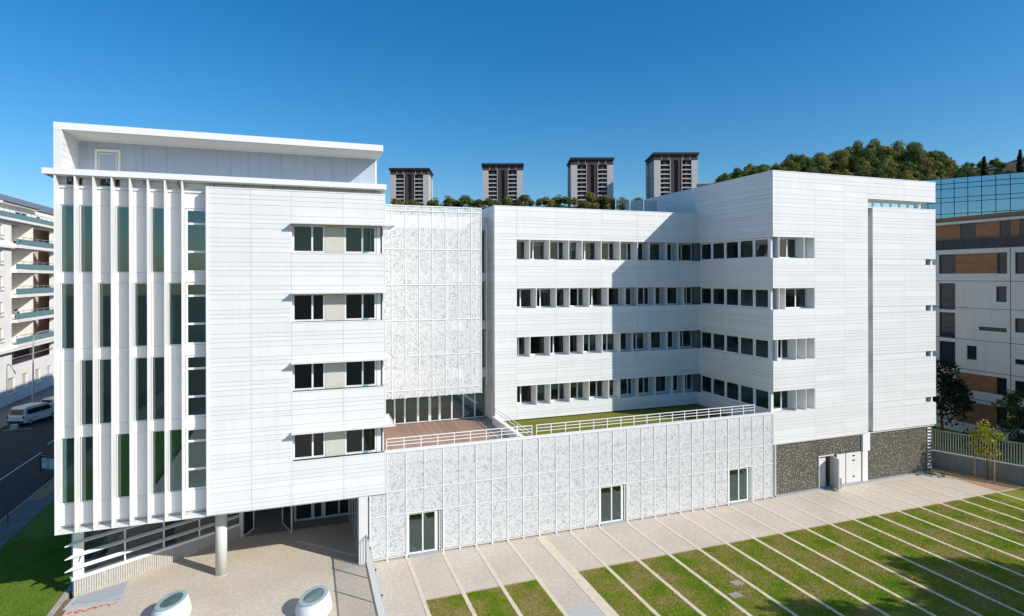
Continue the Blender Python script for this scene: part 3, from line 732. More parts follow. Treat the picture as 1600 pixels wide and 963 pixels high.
for z in (.55, 1.75, 2.1): m.box(38.80, 38.87, .09, .12, z, z + .09); m.box(38.93, 39.0, .09, .12, z, z + .09)
m.build('door_hinge', 'dark_metal', D)
B('door_gap', 'dark_metal', D, (37.08, 37.22, .1, .2, .14, 2.40), (38.085, 38.155, .16, .2, .15, 2.38))
B('door_frame', 'pale_soffit', D, (35.48, 35.53, .1, .4, .05, 2.44), (36.87, 36.92, .1, .4, .05, 2.44), (35.53, 36.87, .1, .4, 2.38, 2.44))
B('door_lining', 'pale_soffit', D, (35.6, 36.35, .32, .36, .05, 2.32))
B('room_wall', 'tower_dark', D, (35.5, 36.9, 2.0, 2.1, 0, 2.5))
od = MB().bar((36.82, .05, 1.2), (36.50, -.72, 1.2), .06, 2.28).build('open_door', 'pale_soffit', D)
B('bin', 'grey_metal', D, (37.0, 37.25, -.3, .0, .0, .75))
for i in range(13): piece('louvre_slat', 'white_metal', D, 46.8, 47.15, .1, .5, .32 + i * .26, .42 + i * .26)
B('louvre_frame', 'grey_metal', D, (47.15, 47.22, .1, .5, .0, 3.72), (46.74, 46.8, .12, .5, 0, 3.72))
B('soffit', 'pale_soffit', D, (XD + .05, 47.5, .05, 10, 3.68, 3.74))
# studs: small bright punched tabs, too many to part
m = MB(); rnd = random.Random(3)
def studs(x0, x1, z0, z1, n):
    pts = []
    tries = 0
    while len(pts) < n and tries < n * 30:
        tries += 1
        x, z = rnd.uniform(x0, x1), rnd.uniform(z0, z1)
        if all((x - a) ** 2 + (z - b) ** 2 > .012 for a, b in pts): pts.append((x, z))
    for x, z in pts:
        n0 = len(m.v); w, h = .038, .021
        m.v += [(x - w, .155, z + h), (x, .155, z + h * 1.3), (x + w, .155, z - h * .2), (x, .13, z - h)]
        m.f.append((n0, n0 + 3, n0 + 2, n0 + 1))
studs(31.55, 35.4, .2, 3.65, 260); studs(35.5, 39.65, 2.5, 3.65, 95); studs(40.55, 46.65, .25, 3.65, 400)
so = m.build('stud', 'tab', D); so['kind'] = 'stuff'

# ------------------------------------------------------------------ stair tower slab of the right wing
T = thing('stair_tower', 'windowless white stair tower at the right end with small notches on its outer edge', 'building', (44, 3, 3.8), 'wings of the white office building')
T_n = [(46.46, 47.7, 5.53 + STO * k, 6.0 + STO * k) for k in range(4)]
tz = rows(3.80, 20.88)
tz = sorted(set(tz + [q for n_ in T_n for q in n_[2:]]))
tz = [z for i, z in enumerate(tz) if i == 0 or z - tz[i - 1] > .012]
panels(T, [40.76, 44.1, 47.6], tz, T_n, 0.0)
holed('wall', 'backing', T, 40.80, 47.58, 3.80, 20.86, T_n, .045, .22)
B('edge_trim', 'white_panel', T, (40.755, 40.80, .04, 1.1, 3.80, 20.86))
for (a, b, c, d) in T_n:
    B('notch_sill', 'white_metal', T, (a, 47.58, .02, .7, c - .05, c + .004))
    piece('pane', 'glass_dark', T, a + .05, 47.2, .5, .52, c + .01, d)
B('coping', 'white_metal', T, (40.75, 47.62, -.015, .26, 20.87, 20.92))

# ------------------------------------------------------------------ forecourt: light domes, bar fence, glass floor, tape
def dome(x, y, label):
    t = thing('light_dome', label, 'skylight', (x, y, 0), 'light domes in the forecourt')
    k = 36; tilt = Vector((.20, .09, 1)).normalized()
    def ring(r, z, sl=0, e=1.0):
        out = []
        for i in range(k):
            a = 2 * math.pi * i / k; px, py = r * math.cos(a), r * e * math.sin(a)
            dz = sl * (px * tilt.x + py * tilt.y)
            out.append((x + px, y + py, z + dz))
        return out
    m = MB(); m.rings([ring(.72, 0), ring(.80, .14), ring(.82, .30), ring(.76, .55, .5), ring(.68, .74, 1.0), ring(.64, .80, 1.2)])
    o = m.build('dome_body', 'white_render', t)
    for p in o.data.polygons: p.use_smooth = len(p.vertices) == 4
    m = MB(); n = k
    a, b, c, d = ring(.65, .80, 1.2), ring(.47, .81, 1.2), ring(.47, .845, 1.2), ring(.65, .835, 1.2)
    for r_ in (a, b, c, d): m.v += r_
    for q in range(4):
        q2 = (q + 1) % 4
        for i in range(k): j = (i + 1) % k; m.f.append((q * k + i, q * k + j, q2 * k + j, q2 * k + i))
    m.build('glazing_ring', 'teal_ring', t)
    m = MB(); m.rings([ring(.47, .815, 1.2), ring(.47, .832, 1.2)]); m.build('pane', 'glass_clear', t)
    m = MB(); m.rings([ring(.465, .803, 1.2), ring(.465, .808, 1.2)]); m.build('shaft_bottom', 'dome_well', t)
    return t
plain('teal_ring', (.36, .48, .45), .35, .05); plain('dome_well', (.42, .47, .44), .6, .35, 2.2)
dome(.41, -4.02, 'squat white light dome with round glass top near the bar fence')
dome(-5.75, -2.2, 'squat white light dome with round glass top at the left of the forecourt')
fx, fy0, fy1, fh = 3.22, .0, -9.0, 1.55
F = thing('bar_fence', 'slim grey steel fence of close upright bars beside the patterned screen', 'fence', (fx, -4, 0))
for i in range(80):
    y = -.15 - i * .15
    if y < fy1: break
    piece('bar', 'fence_grey', F, fx - .011, fx + .011, y - .011, y + .011, .06, fh)
for y in (.02, -.45, -1.7, -4.1, -6.5, -8.9): piece('post', 'fence_grey', F, fx - .03, fx + .03, y - .03, y + .03, .0, fh + .02)
for z in (.06, fh): piece('rail', 'fence_grey', F, fx - .022, fx + .022, fy1, .05, z - .022, z + .022)
for y in (-.45, -1.7, -4.1, -6.5): piece('post_cap', 'dark_metal', F, fx - .04, fx + .04, y - .04, y + .04, fh + .02, fh + .07)
G = thing('glass_floor', 'slanted grey glass floor light in a pale stone border below the grooved plinth', 'floor light', (-9.5, 1.2, 0))
gp = [(-10.5, .62), (-8.42, .36), (-8.55, 2.25), (-10.42, 1.45)]; bp_ = [(-10.72, .25), (-8.22, .05), (-8.38, 2.42), (-10.62, 1.5)]
MB().prism(bp_, .002, .018, 'z').build('border', 'concrete', G)
MB().prism(gp, .018, .024, 'z').build('pane', 'glass_floor', G)
rt = random.Random(5); m = MB()
prev = Vector((-10.35, -.22, .02))
for i in range(26):
    nx_ = Vector((-10.35 + i * .075 + rt.uniform(-.06, .06), -.2 + .25 * i / 26 + rt.uniform(-.12, .14), rt.uniform(.012, .06)))
    if i % 4 != 3: m.bar(prev, nx_, .05, .012)
    prev = nx_
tp = m.build('barrier_tape', 'red_tape'); tag(tp, 'crumpled red and white barrier tape lying on the forecourt', 'tape')
for i, (a, b) in enumerate((((-9.1, .62, .05), (-9.0, .75, .22)), ((-9.15, .55, .05), (-9.05, .8, .05)))): pass
# pipes on the green roof
for i in range(3):
    o = MB().tube((16.2 + i * .5, 1.35 + i * .16, 4.96), (20.4 + i * .4, 1.7 + i * .2, 4.96), .045).build('pipe', 'white_metal')
    tag(o, ('white pipe lying on the green roof, nearest the railing', 'white pipe lying on the green roof, middle of three', 'white pipe lying on the green roof, farthest from the railing')[i], 'pipe', 'pipes on the green roof')

# ------------------------------------------------------------------ trees
def crown_mesh(name, mat, H, z0, rx, n, leaf, seed, shape='round', clumps=16):
    rg = np.random.default_rng(seed)
    cs = []
    for i in range(clumps):
        t = rg.uniform(0, 1); a = rg.uniform(0, 2 * math.pi)
        if shape == 'column': t = (i + .4) / clumps; r = rx * (.95 - .8 * t) * rg.uniform(.1, .3); cr = rx * (.80 - .62 * t)
        else: w_ = math.sin(math.pi * min(.97, max(.10, t * .92 + .06))) ** .7; r = rx * w_ * rg.uniform(.25, .72); cr = rx * rg.uniform(.28, .5)
        cs.append((r * math.cos(a), r * math.sin(a), z0 + (H - z0) * (t * .88 + .05), cr))
    cs = np.array(cs); idx = rg.integers(0, clumps, n)
    d = rg.normal(size=(n, 3)); d /= np.linalg.norm(d, axis=1)[:, None]
    rad = rg.uniform(.45, 1.0, n) ** .6
    p = cs[idx, :3] + d * (cs[idx, 3] * rad)[:, None] * np.array([1, 1, .8 if shape != 'column' else 1.3])
    nrm = d + rg.normal(size=(n, 3)) * .5; nrm /= np.linalg.norm(nrm, axis=1)[:, None]
    t1 = np.cross(nrm, rg.normal(size=(n, 3))); t1 /= np.linalg.norm(t1, axis=1)[:, None]; t2 = np.cross(nrm, t1)
    s = leaf * rg.uniform(.6, 1.3, n)[:, None]
    v = np.stack([p - t1 * s, p - t2 * s * .55, p + t1 * s, p + t2 * s * .55], 1).reshape(-1, 3)
    me = bpy.data.meshes.new(name); me.from_pydata(v.tolist(), [], np.arange(4 * n).reshape(-1, 4).tolist()); me.materials.append(M[mat]); me.update()
    return me, cs
def trunk_mesh(H, r, cs, seed, bark='bark'):
    rg = random.Random(seed); m = MB(); top = H * .62
    p0 = Vector((0, 0, -.3)); pts = [p0]
    for i in range(1, 5): pts.append(Vector((rg.uniform(-.03, .03) * H * .3, rg.uniform(-.03, .03) * H * .3, top * i / 4)))
    for i in range(4): m.tube(pts[i], pts[i + 1], r * (1 - i * .2), r * (1 - (i + 1) * .2), 7)
    for c in cs[:9]:
        q = Vector(c[:3]); b = pts[2] + (pts[4] - pts[2]) * rg.random(); 
        if q.z > b.z * .8: m.tube(b, b + (q - b) * .9, r * .3, r * .08, 5)
    return m.mesh('trunk', bark)
def make_tree(name, label, cat, mat, H, z0, rx, n, leaf, seed, r=.16, shape='round', group=None, clumps=16):
    t = thing(name, label, cat, (0, 0, 0), group)
    me, cs = crown_mesh('crown', mat, H, z0, rx, n, leaf, seed, shape, clumps)
    link('trunk', trunk_mesh(H, r, cs, seed), t); link('crown', me, t)
    return t
def put(t, loc, rz=0, s=1.0):
    t.location = loc; t.rotation_euler = (0, 0, rz); t.scale = (s, s, s * random.uniform(.9, 1.12)); return t

# terrain behind: a plateau with the towers, and a wooded hill to its right
CAMX, CAMY = 0.0, -32.79
def sm(a, b, x): t = min(1, max(0, (x - a) / (b - a))); return t * t * (3 - 2 * t)
HT = [(-1.2, 26), (.05, 34), (.137, 55), (.30, 58), (.50, 59), (.62, 56), (.699, 60), (.754, 61.5), (.805, 63), (.849, 64.5), (.883, 65), (.922, 64), (.952, 62), (.982, 59), (1.003, 59), (1.024, 59.5), (1.07, 60), (1.6, 52)]
def crest(az):
    for (a, h), (b, g) in zip(HT[:-1], HT[1:]):
        if a <= az <= b: return h + (g - h) * (az - a) / (b - a)
    return HT[-1][1]
def far_z(x, y):
    dx, dy = x - CAMX, y - CAMY; d = math.hypot(dx, dy); az = math.atan2(dx, dy)
    dc = 395 - 95 * sm(.58, .72, az)
    return -.6 + crest(az) * sm(dc * .50, dc, d) - 8 * sm(dc, dc * 1.6, d) * sm(.6, .7, az)
m = MB(); nx_, ny_ = 110, 80
for j in range(ny_ + 1):
    for i in range(nx_ + 1):
        az = -.9 + 2.5 * i / nx_; d = 130 + 720 * (j / ny_) ** 1.3
        x, y = CAMX + d * math.sin(az), CAMY + d * math.cos(az)
        m.v.append((x, y, far_z(x, y)))
for j in range(ny_):
    for i in range(nx_): a = j * (nx_ + 1) + i; m.f.append((a, a + 1, a + nx_ + 2, a + nx_ + 1))
struct(m.build('hill', 'hill_soil', None, True))

# wooded hill
kinds = [('leaf_hill', 'green broadleaf tree on the wooded hill behind the right wing'), ('leaf_hill', 'tall spreading tree on the wooded hill behind the right wing'), ('leaf_hill', 'low bushy tree on the wooded hill behind the right wing'), ('leaf_hill', 'pale rounded tree on the wooded hill behind the right wing')]
dims = [(8.2, .5, 4.9), (9.6, .8, 5.3), (5.8, .2, 4.4), (7.2, .4, 4.5)]
protos = [make_tree('hill_tree', lab, 'tree', mt, H, z0, rx, 2300, .36, 20 + i, .3, group='trees on the wooded hill') for i, ((mt, lab), (H, z0, rx)) in enumerate(zip(kinds, dims))]
spots = []
rg = random.Random(11)
tries = 0
for _ in range(34):
    az, d = .686 + .125 * _ / 34 + rg.uniform(-.002, .002), rg.uniform(288, 306)
    spots.append((CAMX + d * math.sin(az), CAMY + d * math.cos(az)))
while len(spots) < 300 and tries < 9000:
    tries += 1
    az = rg.uniform(.685, 1.10); d = rg.uniform(215, 310) if az > .74 else rg.uniform(255, 312)
    x, y = CAMX + d * math.sin(az), CAMY + d * math.cos(az)
    if az > .99 and d > 262 and rg.random() < .85: continue
    if all((x - a) ** 2 + (y - b) ** 2 > 19 for a, b in spots): spots.append((x, y))
used = [False] * 4
for (x, y) in spots:
    i = rg.choice((0, 0, 1, 2, 3, 3)); az_, d_ = math.atan2(x - CAMX, y - CAMY), math.hypot(x - CAMX, y - CAMY)
    if az_ > .985 and d_ > 255: i = 2
    t = copy_tree(protos[i]) if used[i] else protos[i]; used[i] = True
    t['label'] = ('green broadleaf', 'tall spreading', 'low bushy', 'pale rounded')[i] + ' tree on the wooded hill, ' + ('crest' if d_ > 282 else 'middle slope' if d_ > 250 else 'lower slope') + (' of its left shoulder' if az_ < .80 else ' left of the summit' if az_ < .88 else ' under the summit' if az_ < .95 else ' right of the summit')
    put(t, (x, y, far_z(x, y) - .4), rg.uniform(0, 6.28), rg.uniform(.35, .5) if (az_ > .985 and d_ > 255) else rg.uniform(.62, .98))
# ridge trees below the towers
rk = [make_tree('ridge_tree', 'x', 'tree', 'leaf_ridge', H, z0, rx, 1500, .55, 40 + i, .3, group='trees along the ridge below the towers') for i, (H, z0, rx) in enumerate(((13, 1, 5.6), (11, .5, 6), (15, 1.5, 5.2)))]
ri = 0; usedr = [False] * 3
rpx = []
az = .148
while az < .56:
    rpx.append(az); az += rg.uniform(.0105, .0165)
for az in rpx:
    d = rg.uniform(372, 392); x, y = CAMX + d * math.sin(az), CAMY + d * math.cos(az)
    i = rg.randrange(3); t = copy_tree(rk[i]) if usedr[i] else rk[i]; usedr[i] = True
    where = 'left of the first tower' if az < .165 else 'below the first tower from the left' if az < .215 else 'between the first and second towers' if az < .325 else 'below the second tower' if az < .385 else 'between the second and third towers' if az < .455 else 'below the third tower' if az < .53 else 'right of the third tower'
    t['label'] = ('green' if i < 2 else 'taller dark green') + ' tree on the ridge ' + where
    put(t, (x, y, far_z(x, y) - .5), rg.uniform(0, 6.28), rg.uniform(.75, 1.08))
# cypresses on the right shoulder
cy = make_tree('cypress', 'x', 'tree', 'leaf_cypress', 9.5, .1, 1.6, 1600, .30, 60, .12, 'column', 'cypresses on the hill', 16)
cyp = [(1.020, 262, 1.0, 'slim dark cypress on the hill, standing alone left of the pair'), (1.056, 258, 1.05, 'dark cypress, left one of the pair at the far right of the hill'), (1.067, 266, 1.2, 'taller dark cypress, right one of the pair at the far right of the hill'), (.992, 250, .8, 'small dark cypress among the hill trees, third from the right pair'), (.970, 250, .85, 'small dark cypress among the hill trees, fourth from the right pair')]
for i, (az, d, s, lab) in enumerate(cyp):
    t = cy if i == 0 else copy_tree(cy); t['label'] = lab
    x, y = CAMX + d * math.sin(az), CAMY + d * math.cos(az); put(t, (x, y, far_z(x, y) - .3), i, s)
# trees by the right-hand building
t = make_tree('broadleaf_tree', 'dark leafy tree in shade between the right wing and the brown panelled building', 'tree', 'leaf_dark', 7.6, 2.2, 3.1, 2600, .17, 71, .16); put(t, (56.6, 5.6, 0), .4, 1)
t = make_tree('broadleaf_tree', 'green tree at the right edge in front of the brown panelled building', 'tree', 'leaf_mid', 5.6, 1.0, 1.9, 1800, .14, 72, .12); put(t, (57.4, -.2, .2), 1.4, 1)
t = make_tree('shrub', 'low dark shrub behind the steel fence by the brown panelled building', 'shrub', 'leaf_dark', 2.0, .1, 1.8, 900, .14, 73, .06); put(t, (56.4, 2.2, .0), 0, 1)
# young tree with stakes
Y = thing('young_tree', 'young yellow-green tree held by wooden stakes beside the low wall', 'tree', (49.2, -2.75, 0))
me, cs = crown_mesh('crown', 'leaf_young', 4.55, 1.75, 1.35, 900, .10, 80, 'round', 14); o = link('crown', me, Y); o.matrix_parent_inverse = Matrix.Identity(4)
o = link('trunk', trunk_mesh(4.4, .045, cs, 80), Y); o.matrix_parent_inverse = Matrix.Identity(4)
for (x, y) in ((48.72, -2.15), (48.98, -3.35), (49.75, -2.6)): MB().tube((x, y, 0), (x, y, 2.1), .05, .045).build('stake', 'stake', Y)
MB().bar((48.72, -2.15, 1.95), (48.98, -3.35, 1.95), .04, .11).bar((48.98, -3.35, 1.95), (49.75, -2.6, 1.95), .04, .11).bar((49.75, -2.6, 1.95), (48.72, -2.15, 1.95), .04, .11).build('stake_rail', 'stake', Y)
# trees standing outside the picture on the right, whose shade lies on the lawn
st = make_tree('garden_tree', 'large tree standing beside the lawn', 'tree', 'leaf_mid', 13, 1.4, 4.3, 9000, .27, 90, .3, group='trees beside the lawn', clumps=34)
sp_ = [(36.5, -26.3, 1.0), (41.5, -25.6, .95), (46.5, -26.0, 1.05), (51.5, -25.0, 1.0), (33.5, -30.5, 1.05), (39, -30.0, 1.0), (45, -30.0, 1.1), (57, -26, 1.1), (34.2, -28.0, .95), (44, -27.6, 1.0), (49, -28.2, 1.05), (54.2, -28.6, 1.05), (62, -25, 1.0)]
sp_ = [(x + 1.0, y - 1.4, s_) for (x, y, s_) in sp_]
for i, (x, y, s) in enumerate(sp_): put(st if i == 0 else copy_tree(st), (x, y, 0), i * 1.3, s)

# ------------------------------------------------------------------ the four towers
def tower(x, y, label, dz=0):
    zb = far_z(x, y) - 4; top = 102.6
    t = thing('apartment_tower', label, 'tower block', (0, 0, 0), 'tower blocks on the ridge')
    w, d, h = 31.0, 25.0, top - zb; s = 3.15
    B('core', 'tower_dark', t, (-w / 2 + .4, w / 2 - .4, -d / 2 + 2.2, d / 2 - .4, 0, h - 3.2))
    for (a, b) in ((-w / 2, -w / 2 + 4.6), (w / 2 - 4.6, w / 2)): piece('white_pier', 'tower_white', t, a, b, -d / 2, d / 2, 0, h - 5.0)
    for (a, b) in ((-4.1, -1.6), (1.4, 3.9)): piece('brown_pier', 'tower_brown', t, a, b, -d / 2 + .3, -d / 2 + 2.2, 0, h - 1.2)
    B('stair_recess', 'tower_brown', t, (-1.6, 1.4, -d / 2 + 1.4, -d / 2 + 2.2, 0, h - 1.2))
    for sx in (-4.3, 3.9): piece('white_strip', 'tower_white', t, sx, sx + .4, -d / 2 - .05, -d / 2 + .3, 0, h - 4)
    n = int((h - 5) / s)
    for k in range(n):
        z = h - 5.6 - (k + 1) * s
        for (a, b) in ((-w / 2 + 4.6, -4.3), (4.3, w / 2 - 4.6)):
            piece('balcony', 'tower_white', t, a, b, -d / 2 + .2, -d / 2 + 2.2, z, z + .75)
            piece('balcony_wall', 'tower_brown', t, a + (b - a) * .35, b, -d / 2 + 1.2, -d / 2 + 2.19, z + .75, z + s)
        for sx, sg in ((-w / 2, -1), (w / 2, 1)):
            for yy in (-6.5, -1.0, 6.0):
                x0 = sx - .02 if sg < 0 else sx - .06
                piece('side_window', 'tower_dark', t, x0, x0 + .08, yy, yy + 1.4, z + .9, z + 2.3)
    for sx in (-w / 2 - .03, w / 2 - .03): piece('side_slot', 'tower_dark', t, sx, sx + .06, 1.6, 3.8, 0, h - 5)
    m = MB(); m.box(-w / 2 + .2, w / 2 - .2, -d / 2 + .4, d / 2 - .4, h - 5.0, h - 1.2); m.build('attic', 'tower_brown', t)
    for a in (-10, -5, 5, 10): piece('attic_pier', 'tower_white', t, a - .2, a + .2, -d / 2 + .3, -d / 2 + .4, h - 4.6, h - 1.6)
    m = MB(); m.prism([(-d / 2 - .9, h - 1.2), (d / 2 + .9, h - 1.2), (d / 2 + .9, h - .4), (-d / 2 - .9, h + .4)], -w / 2 - .7, w / 2 + .7, 'x'); m.build('roof', 'tower_dark', t)
    for a in (-3.4, 3.2): piece('chimney', 'tower_dark', t, a - .5, a + .5, -2, -.5, h - .6, h + 1.8)
    t.location = (x, y, zb); t.rotation_euler = (0, 0, -R(19.2))
    return t
tower(83.8, 446.9, 'brown and white tower block on the ridge, leftmost of the four')
tower(148.2, 404.9, 'brown and white tower block on the ridge, second of four from the left')
tower(203.1, 363.0, 'brown and white tower block on the ridge, third of four from the left')
tower(251.0, 328.5, 'brown and white tower block on the ridge, rightmost of the four, showing its left side')
W2 = thing('apartment_block', 'small distant white block just right of the fourth tower', 'building', (0, 0, 0))
B('wall', 'tower_white', W2, (-9, 9, 0, 10, -14, 4.2))
for i in range(8): piece('window', 'tower_dark', W2, -8.2 + i * 2.1, -7.0 + i * 2.1, -.05, .1, 1.6, 2.9)
B('roof', 'white_render', W2, (-9.4, 9.4, -.4, 10.4, 4.2, 4.8))
for i in range(5): piece('chimney', 'cream_inner', W2, -7 + i * 2.6, -6.3 + i * 2.6, 4, 5, 4.8, 6.4)
W2.location = (218.5, 240.5, 64.0); W2.rotation_euler = (0, 0, -R(36))

# ------------------------------------------------------------------ left: apartment house across the street
LB = thing('apartment_house', 'cream apartment house with stacked teal glass balconies across the street', 'building', (-40, 62, 0))
XF = -34.5
rec = [(57.5, 70.1, 4.6, 6.9)] + [(57.5, 70.1, 7.3 + 3.15 * k, 9.95 + 3.15 * k) for k in range(5)]
gwin = [(56.4, 58.4, 1.3, 3.2), (60.4, 62.0, 1.4, 3.2), (64.3, 66.0, 1.4, 3.15), (68.3, 69.7, 1.6, 3.1)]
uwin = [(53.2, 55.3, 8.0 + 3.15 * k, 9.6 + 3.15 * k) for k in range(5)]
holed('wall', 'cream', LB, 40, 96, 0, 22.8, rec + gwin + uwin, XF - .35, XF, 'x')
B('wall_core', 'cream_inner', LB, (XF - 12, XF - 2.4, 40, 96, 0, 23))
for (a, b, c, d) in gwin: piece('shutter', 'shutter', LB, XF - .28, XF - .2, a, b, c, d); piece('window_sill', 'cream', LB, XF, XF + .12, a - .1, b + .1, c - .1, c)
for (a, b, c, d) in uwin:
    piece('window', 'shutter', LB, XF - .28, XF - .2, a, b, c, d); piece('window_sill', 'cream', LB, XF, XF + .15, a - .1, b + .1, c - .12, c)
    piece('window_rail', 'dark_metal', LB, XF + .05, XF + .09, a, b, c + .25, c + .33)
for k in range(5):
    z = 7.3 + 3.15 * k
    piece('balcony_slab', 'cream', LB, XF - 2.39, XF + .55, 57.5, 70.1, z - .40, z - .01)
    piece('balcony_panel', 'teal_glass', LB, XF + .45, XF + .50, 57.5, 63.7, z + .04, z + .74)
    piece('balcony_panel', 'teal_glass', LB, XF + .45, XF + .50, 63.9, 70.1, z + .04, z + .74)
    piece('balcony_rail', 'galv', LB, XF + .44, XF + .50, 57.5, 70.1, z + 1.0, z + 1.06)
    for i in range(7): piece('rail_post', 'galv', LB, XF + .44, XF + .48, 57.6 + i * 2.05, 57.66 + i * 2.05, z, z + 1.0)
    piece('partition', 'cream', LB, XF - 2.3, XF + .2, 63.0, 63.2, z, z + 2.63)
    piece('balcony_door', 'dark_metal', LB, XF - 2.41, XF - 2.33, 66.4, 68.4, z, z + 2.2)
    piece('balcony_door', 'shutter', LB, XF - 2.41, XF - 2.33, 59.5, 61.5, z, z + 2.2)
piece('balcony_door', 'dark_metal', LB, XF - 2.41, XF - 2.33, 64.5, 69.0, 4.6, 6.6)
piece('balcony_rail', 'galv', LB, XF + .05, XF + .11, 57.5, 70.1, 5.5, 5.58)
piece('cornice', 'cream', LB, XF, XF + .5, 40, 96, 6.55, 6.85); piece('cornice_line', 'dark_metal', LB, XF + .05, XF + .45, 40, 96, 6.50, 6.54)
piece('terrace_slab', 'cream', LB, XF - 2.4, XF + .6, 40, 96, 22.8, 23.1)
piece('cornice', 'cream', LB, XF, XF + .4, 40, 57.4, 19.4, 19.7)
for i in range(9): piece('terrace_panel', 'teal_glass', LB, XF + .45, XF + .5, 46 + i * 3.1, 49.0 + i * 3.1, 23.12, 23.78)
piece('terrace_rail', 'galv', LB, XF + .44, XF + .5, 40, 96, 24.1, 24.16)
for i in range(18): piece('rail_post', 'galv', LB, XF + .44, XF + .48, 45 + i * 1.55, 45.05 + i * 1.55, 23.1, 24.1)
B('attic_wall', 'cream', LB, (XF - 10, XF - 1.6, 40, 96, 23.1, 25.2))
for (a, b) in ((57.0, 58.2), (62.9, 64.2), (64.6, 65.9), (69.3, 70.3)): piece('attic_window', 'navy_metal', LB, XF - 1.62, XF - 1.55, a, b, 23.3, 24.5)
B('attic_eaves', 'cream', LB, (XF - 10, XF - 1.0, 57.9, 68.3, 25.2, 25.42)); piece('eaves_line', 'dark_metal', LB, XF - 1.0, XF - .95, 57.9, 68.3, 25.3, 25.46)
MB().prism([(XF - 1.8, 25.45), (XF - 3.4, 26.9), (XF - 10, 27.2), (XF - 10, 25.45)], 40, 96, 'y').build('roof', 'roof_zinc', LB)
# plants and a parasol on balconies
def pot_plant(x, y, z, mat, label, rad=.55, n=220):
    t = thing('potted_plant', label, 'plant', (x, y, z))
    m = MB(); m.rings([[(x + r * math.cos(2 * math.pi * i / 10), y + r * math.sin(2 * math.pi * i / 10), zz) for i in range(10)] for (zz, r) in ((z, .15), (z + .3, .2))]); m.build('pot', 'wood_panel', t)
    me, _ = crown_mesh('foliage', mat, 1.25, .25, rad, n, .09, int(y * 10), 'round', 6); o = link('foliage', me, t); o.matrix_parent_inverse = Matrix.Identity(4)
pot_plant(XF + .1, 65.0, 13.6, 'leaf_young', 'yellow plant on the fourth teal balcony from the top', .8)
pot_plant(XF + .1, 67.9, 13.6, 'leaf_young', 'orange-yellow plant beside the balcony door, right of the larger yellow plant', .6)
pot_plant(XF + .2, 58.4, 10.45, 'leaf_mid', 'dark green plant at the left end of a teal balcony')
pot_plant(XF + .2, 58.6, 19.9, 'leaf_mid', 'green plant at the left end of the highest recessed balcony')

# street lamp
SL = thing('street_lamp', 'tall grey street lamp with a curved arm above the parked van', 'street lamp', (-30.4, 52.0, 0))
m = MB(); m.tube((-30.4, 52, 0), (-30.3, 52, 8.4), .10, .06, 10); m.build('pole', 'galv', SL)
m = MB(); pr = Vector((-30.3, 52, 8.4))
for i in range(1, 8):
    a = i / 7 * 1.35; q = Vector((-30.3 + 1.5 * (1 - math.cos(a)), 52, 8.4 + .95 * math.sin(a))); m.tube(pr, q, .055, .05, 8); pr = q
m.tube(pr, pr + Vector((.6, 0, .03)), .05, .045, 8); m.build('arm', 'galv', SL)
m = MB(); m.rings([[(pr.x + .55 + dx, 52 + yy, pr.z + zz) for (yy, zz) in ((-.11, -.05), (.11, -.05), (.07, .08), (-.07, .08))] for dx in (0, .6)]); m.build('lamp_head', 'galv', SL)

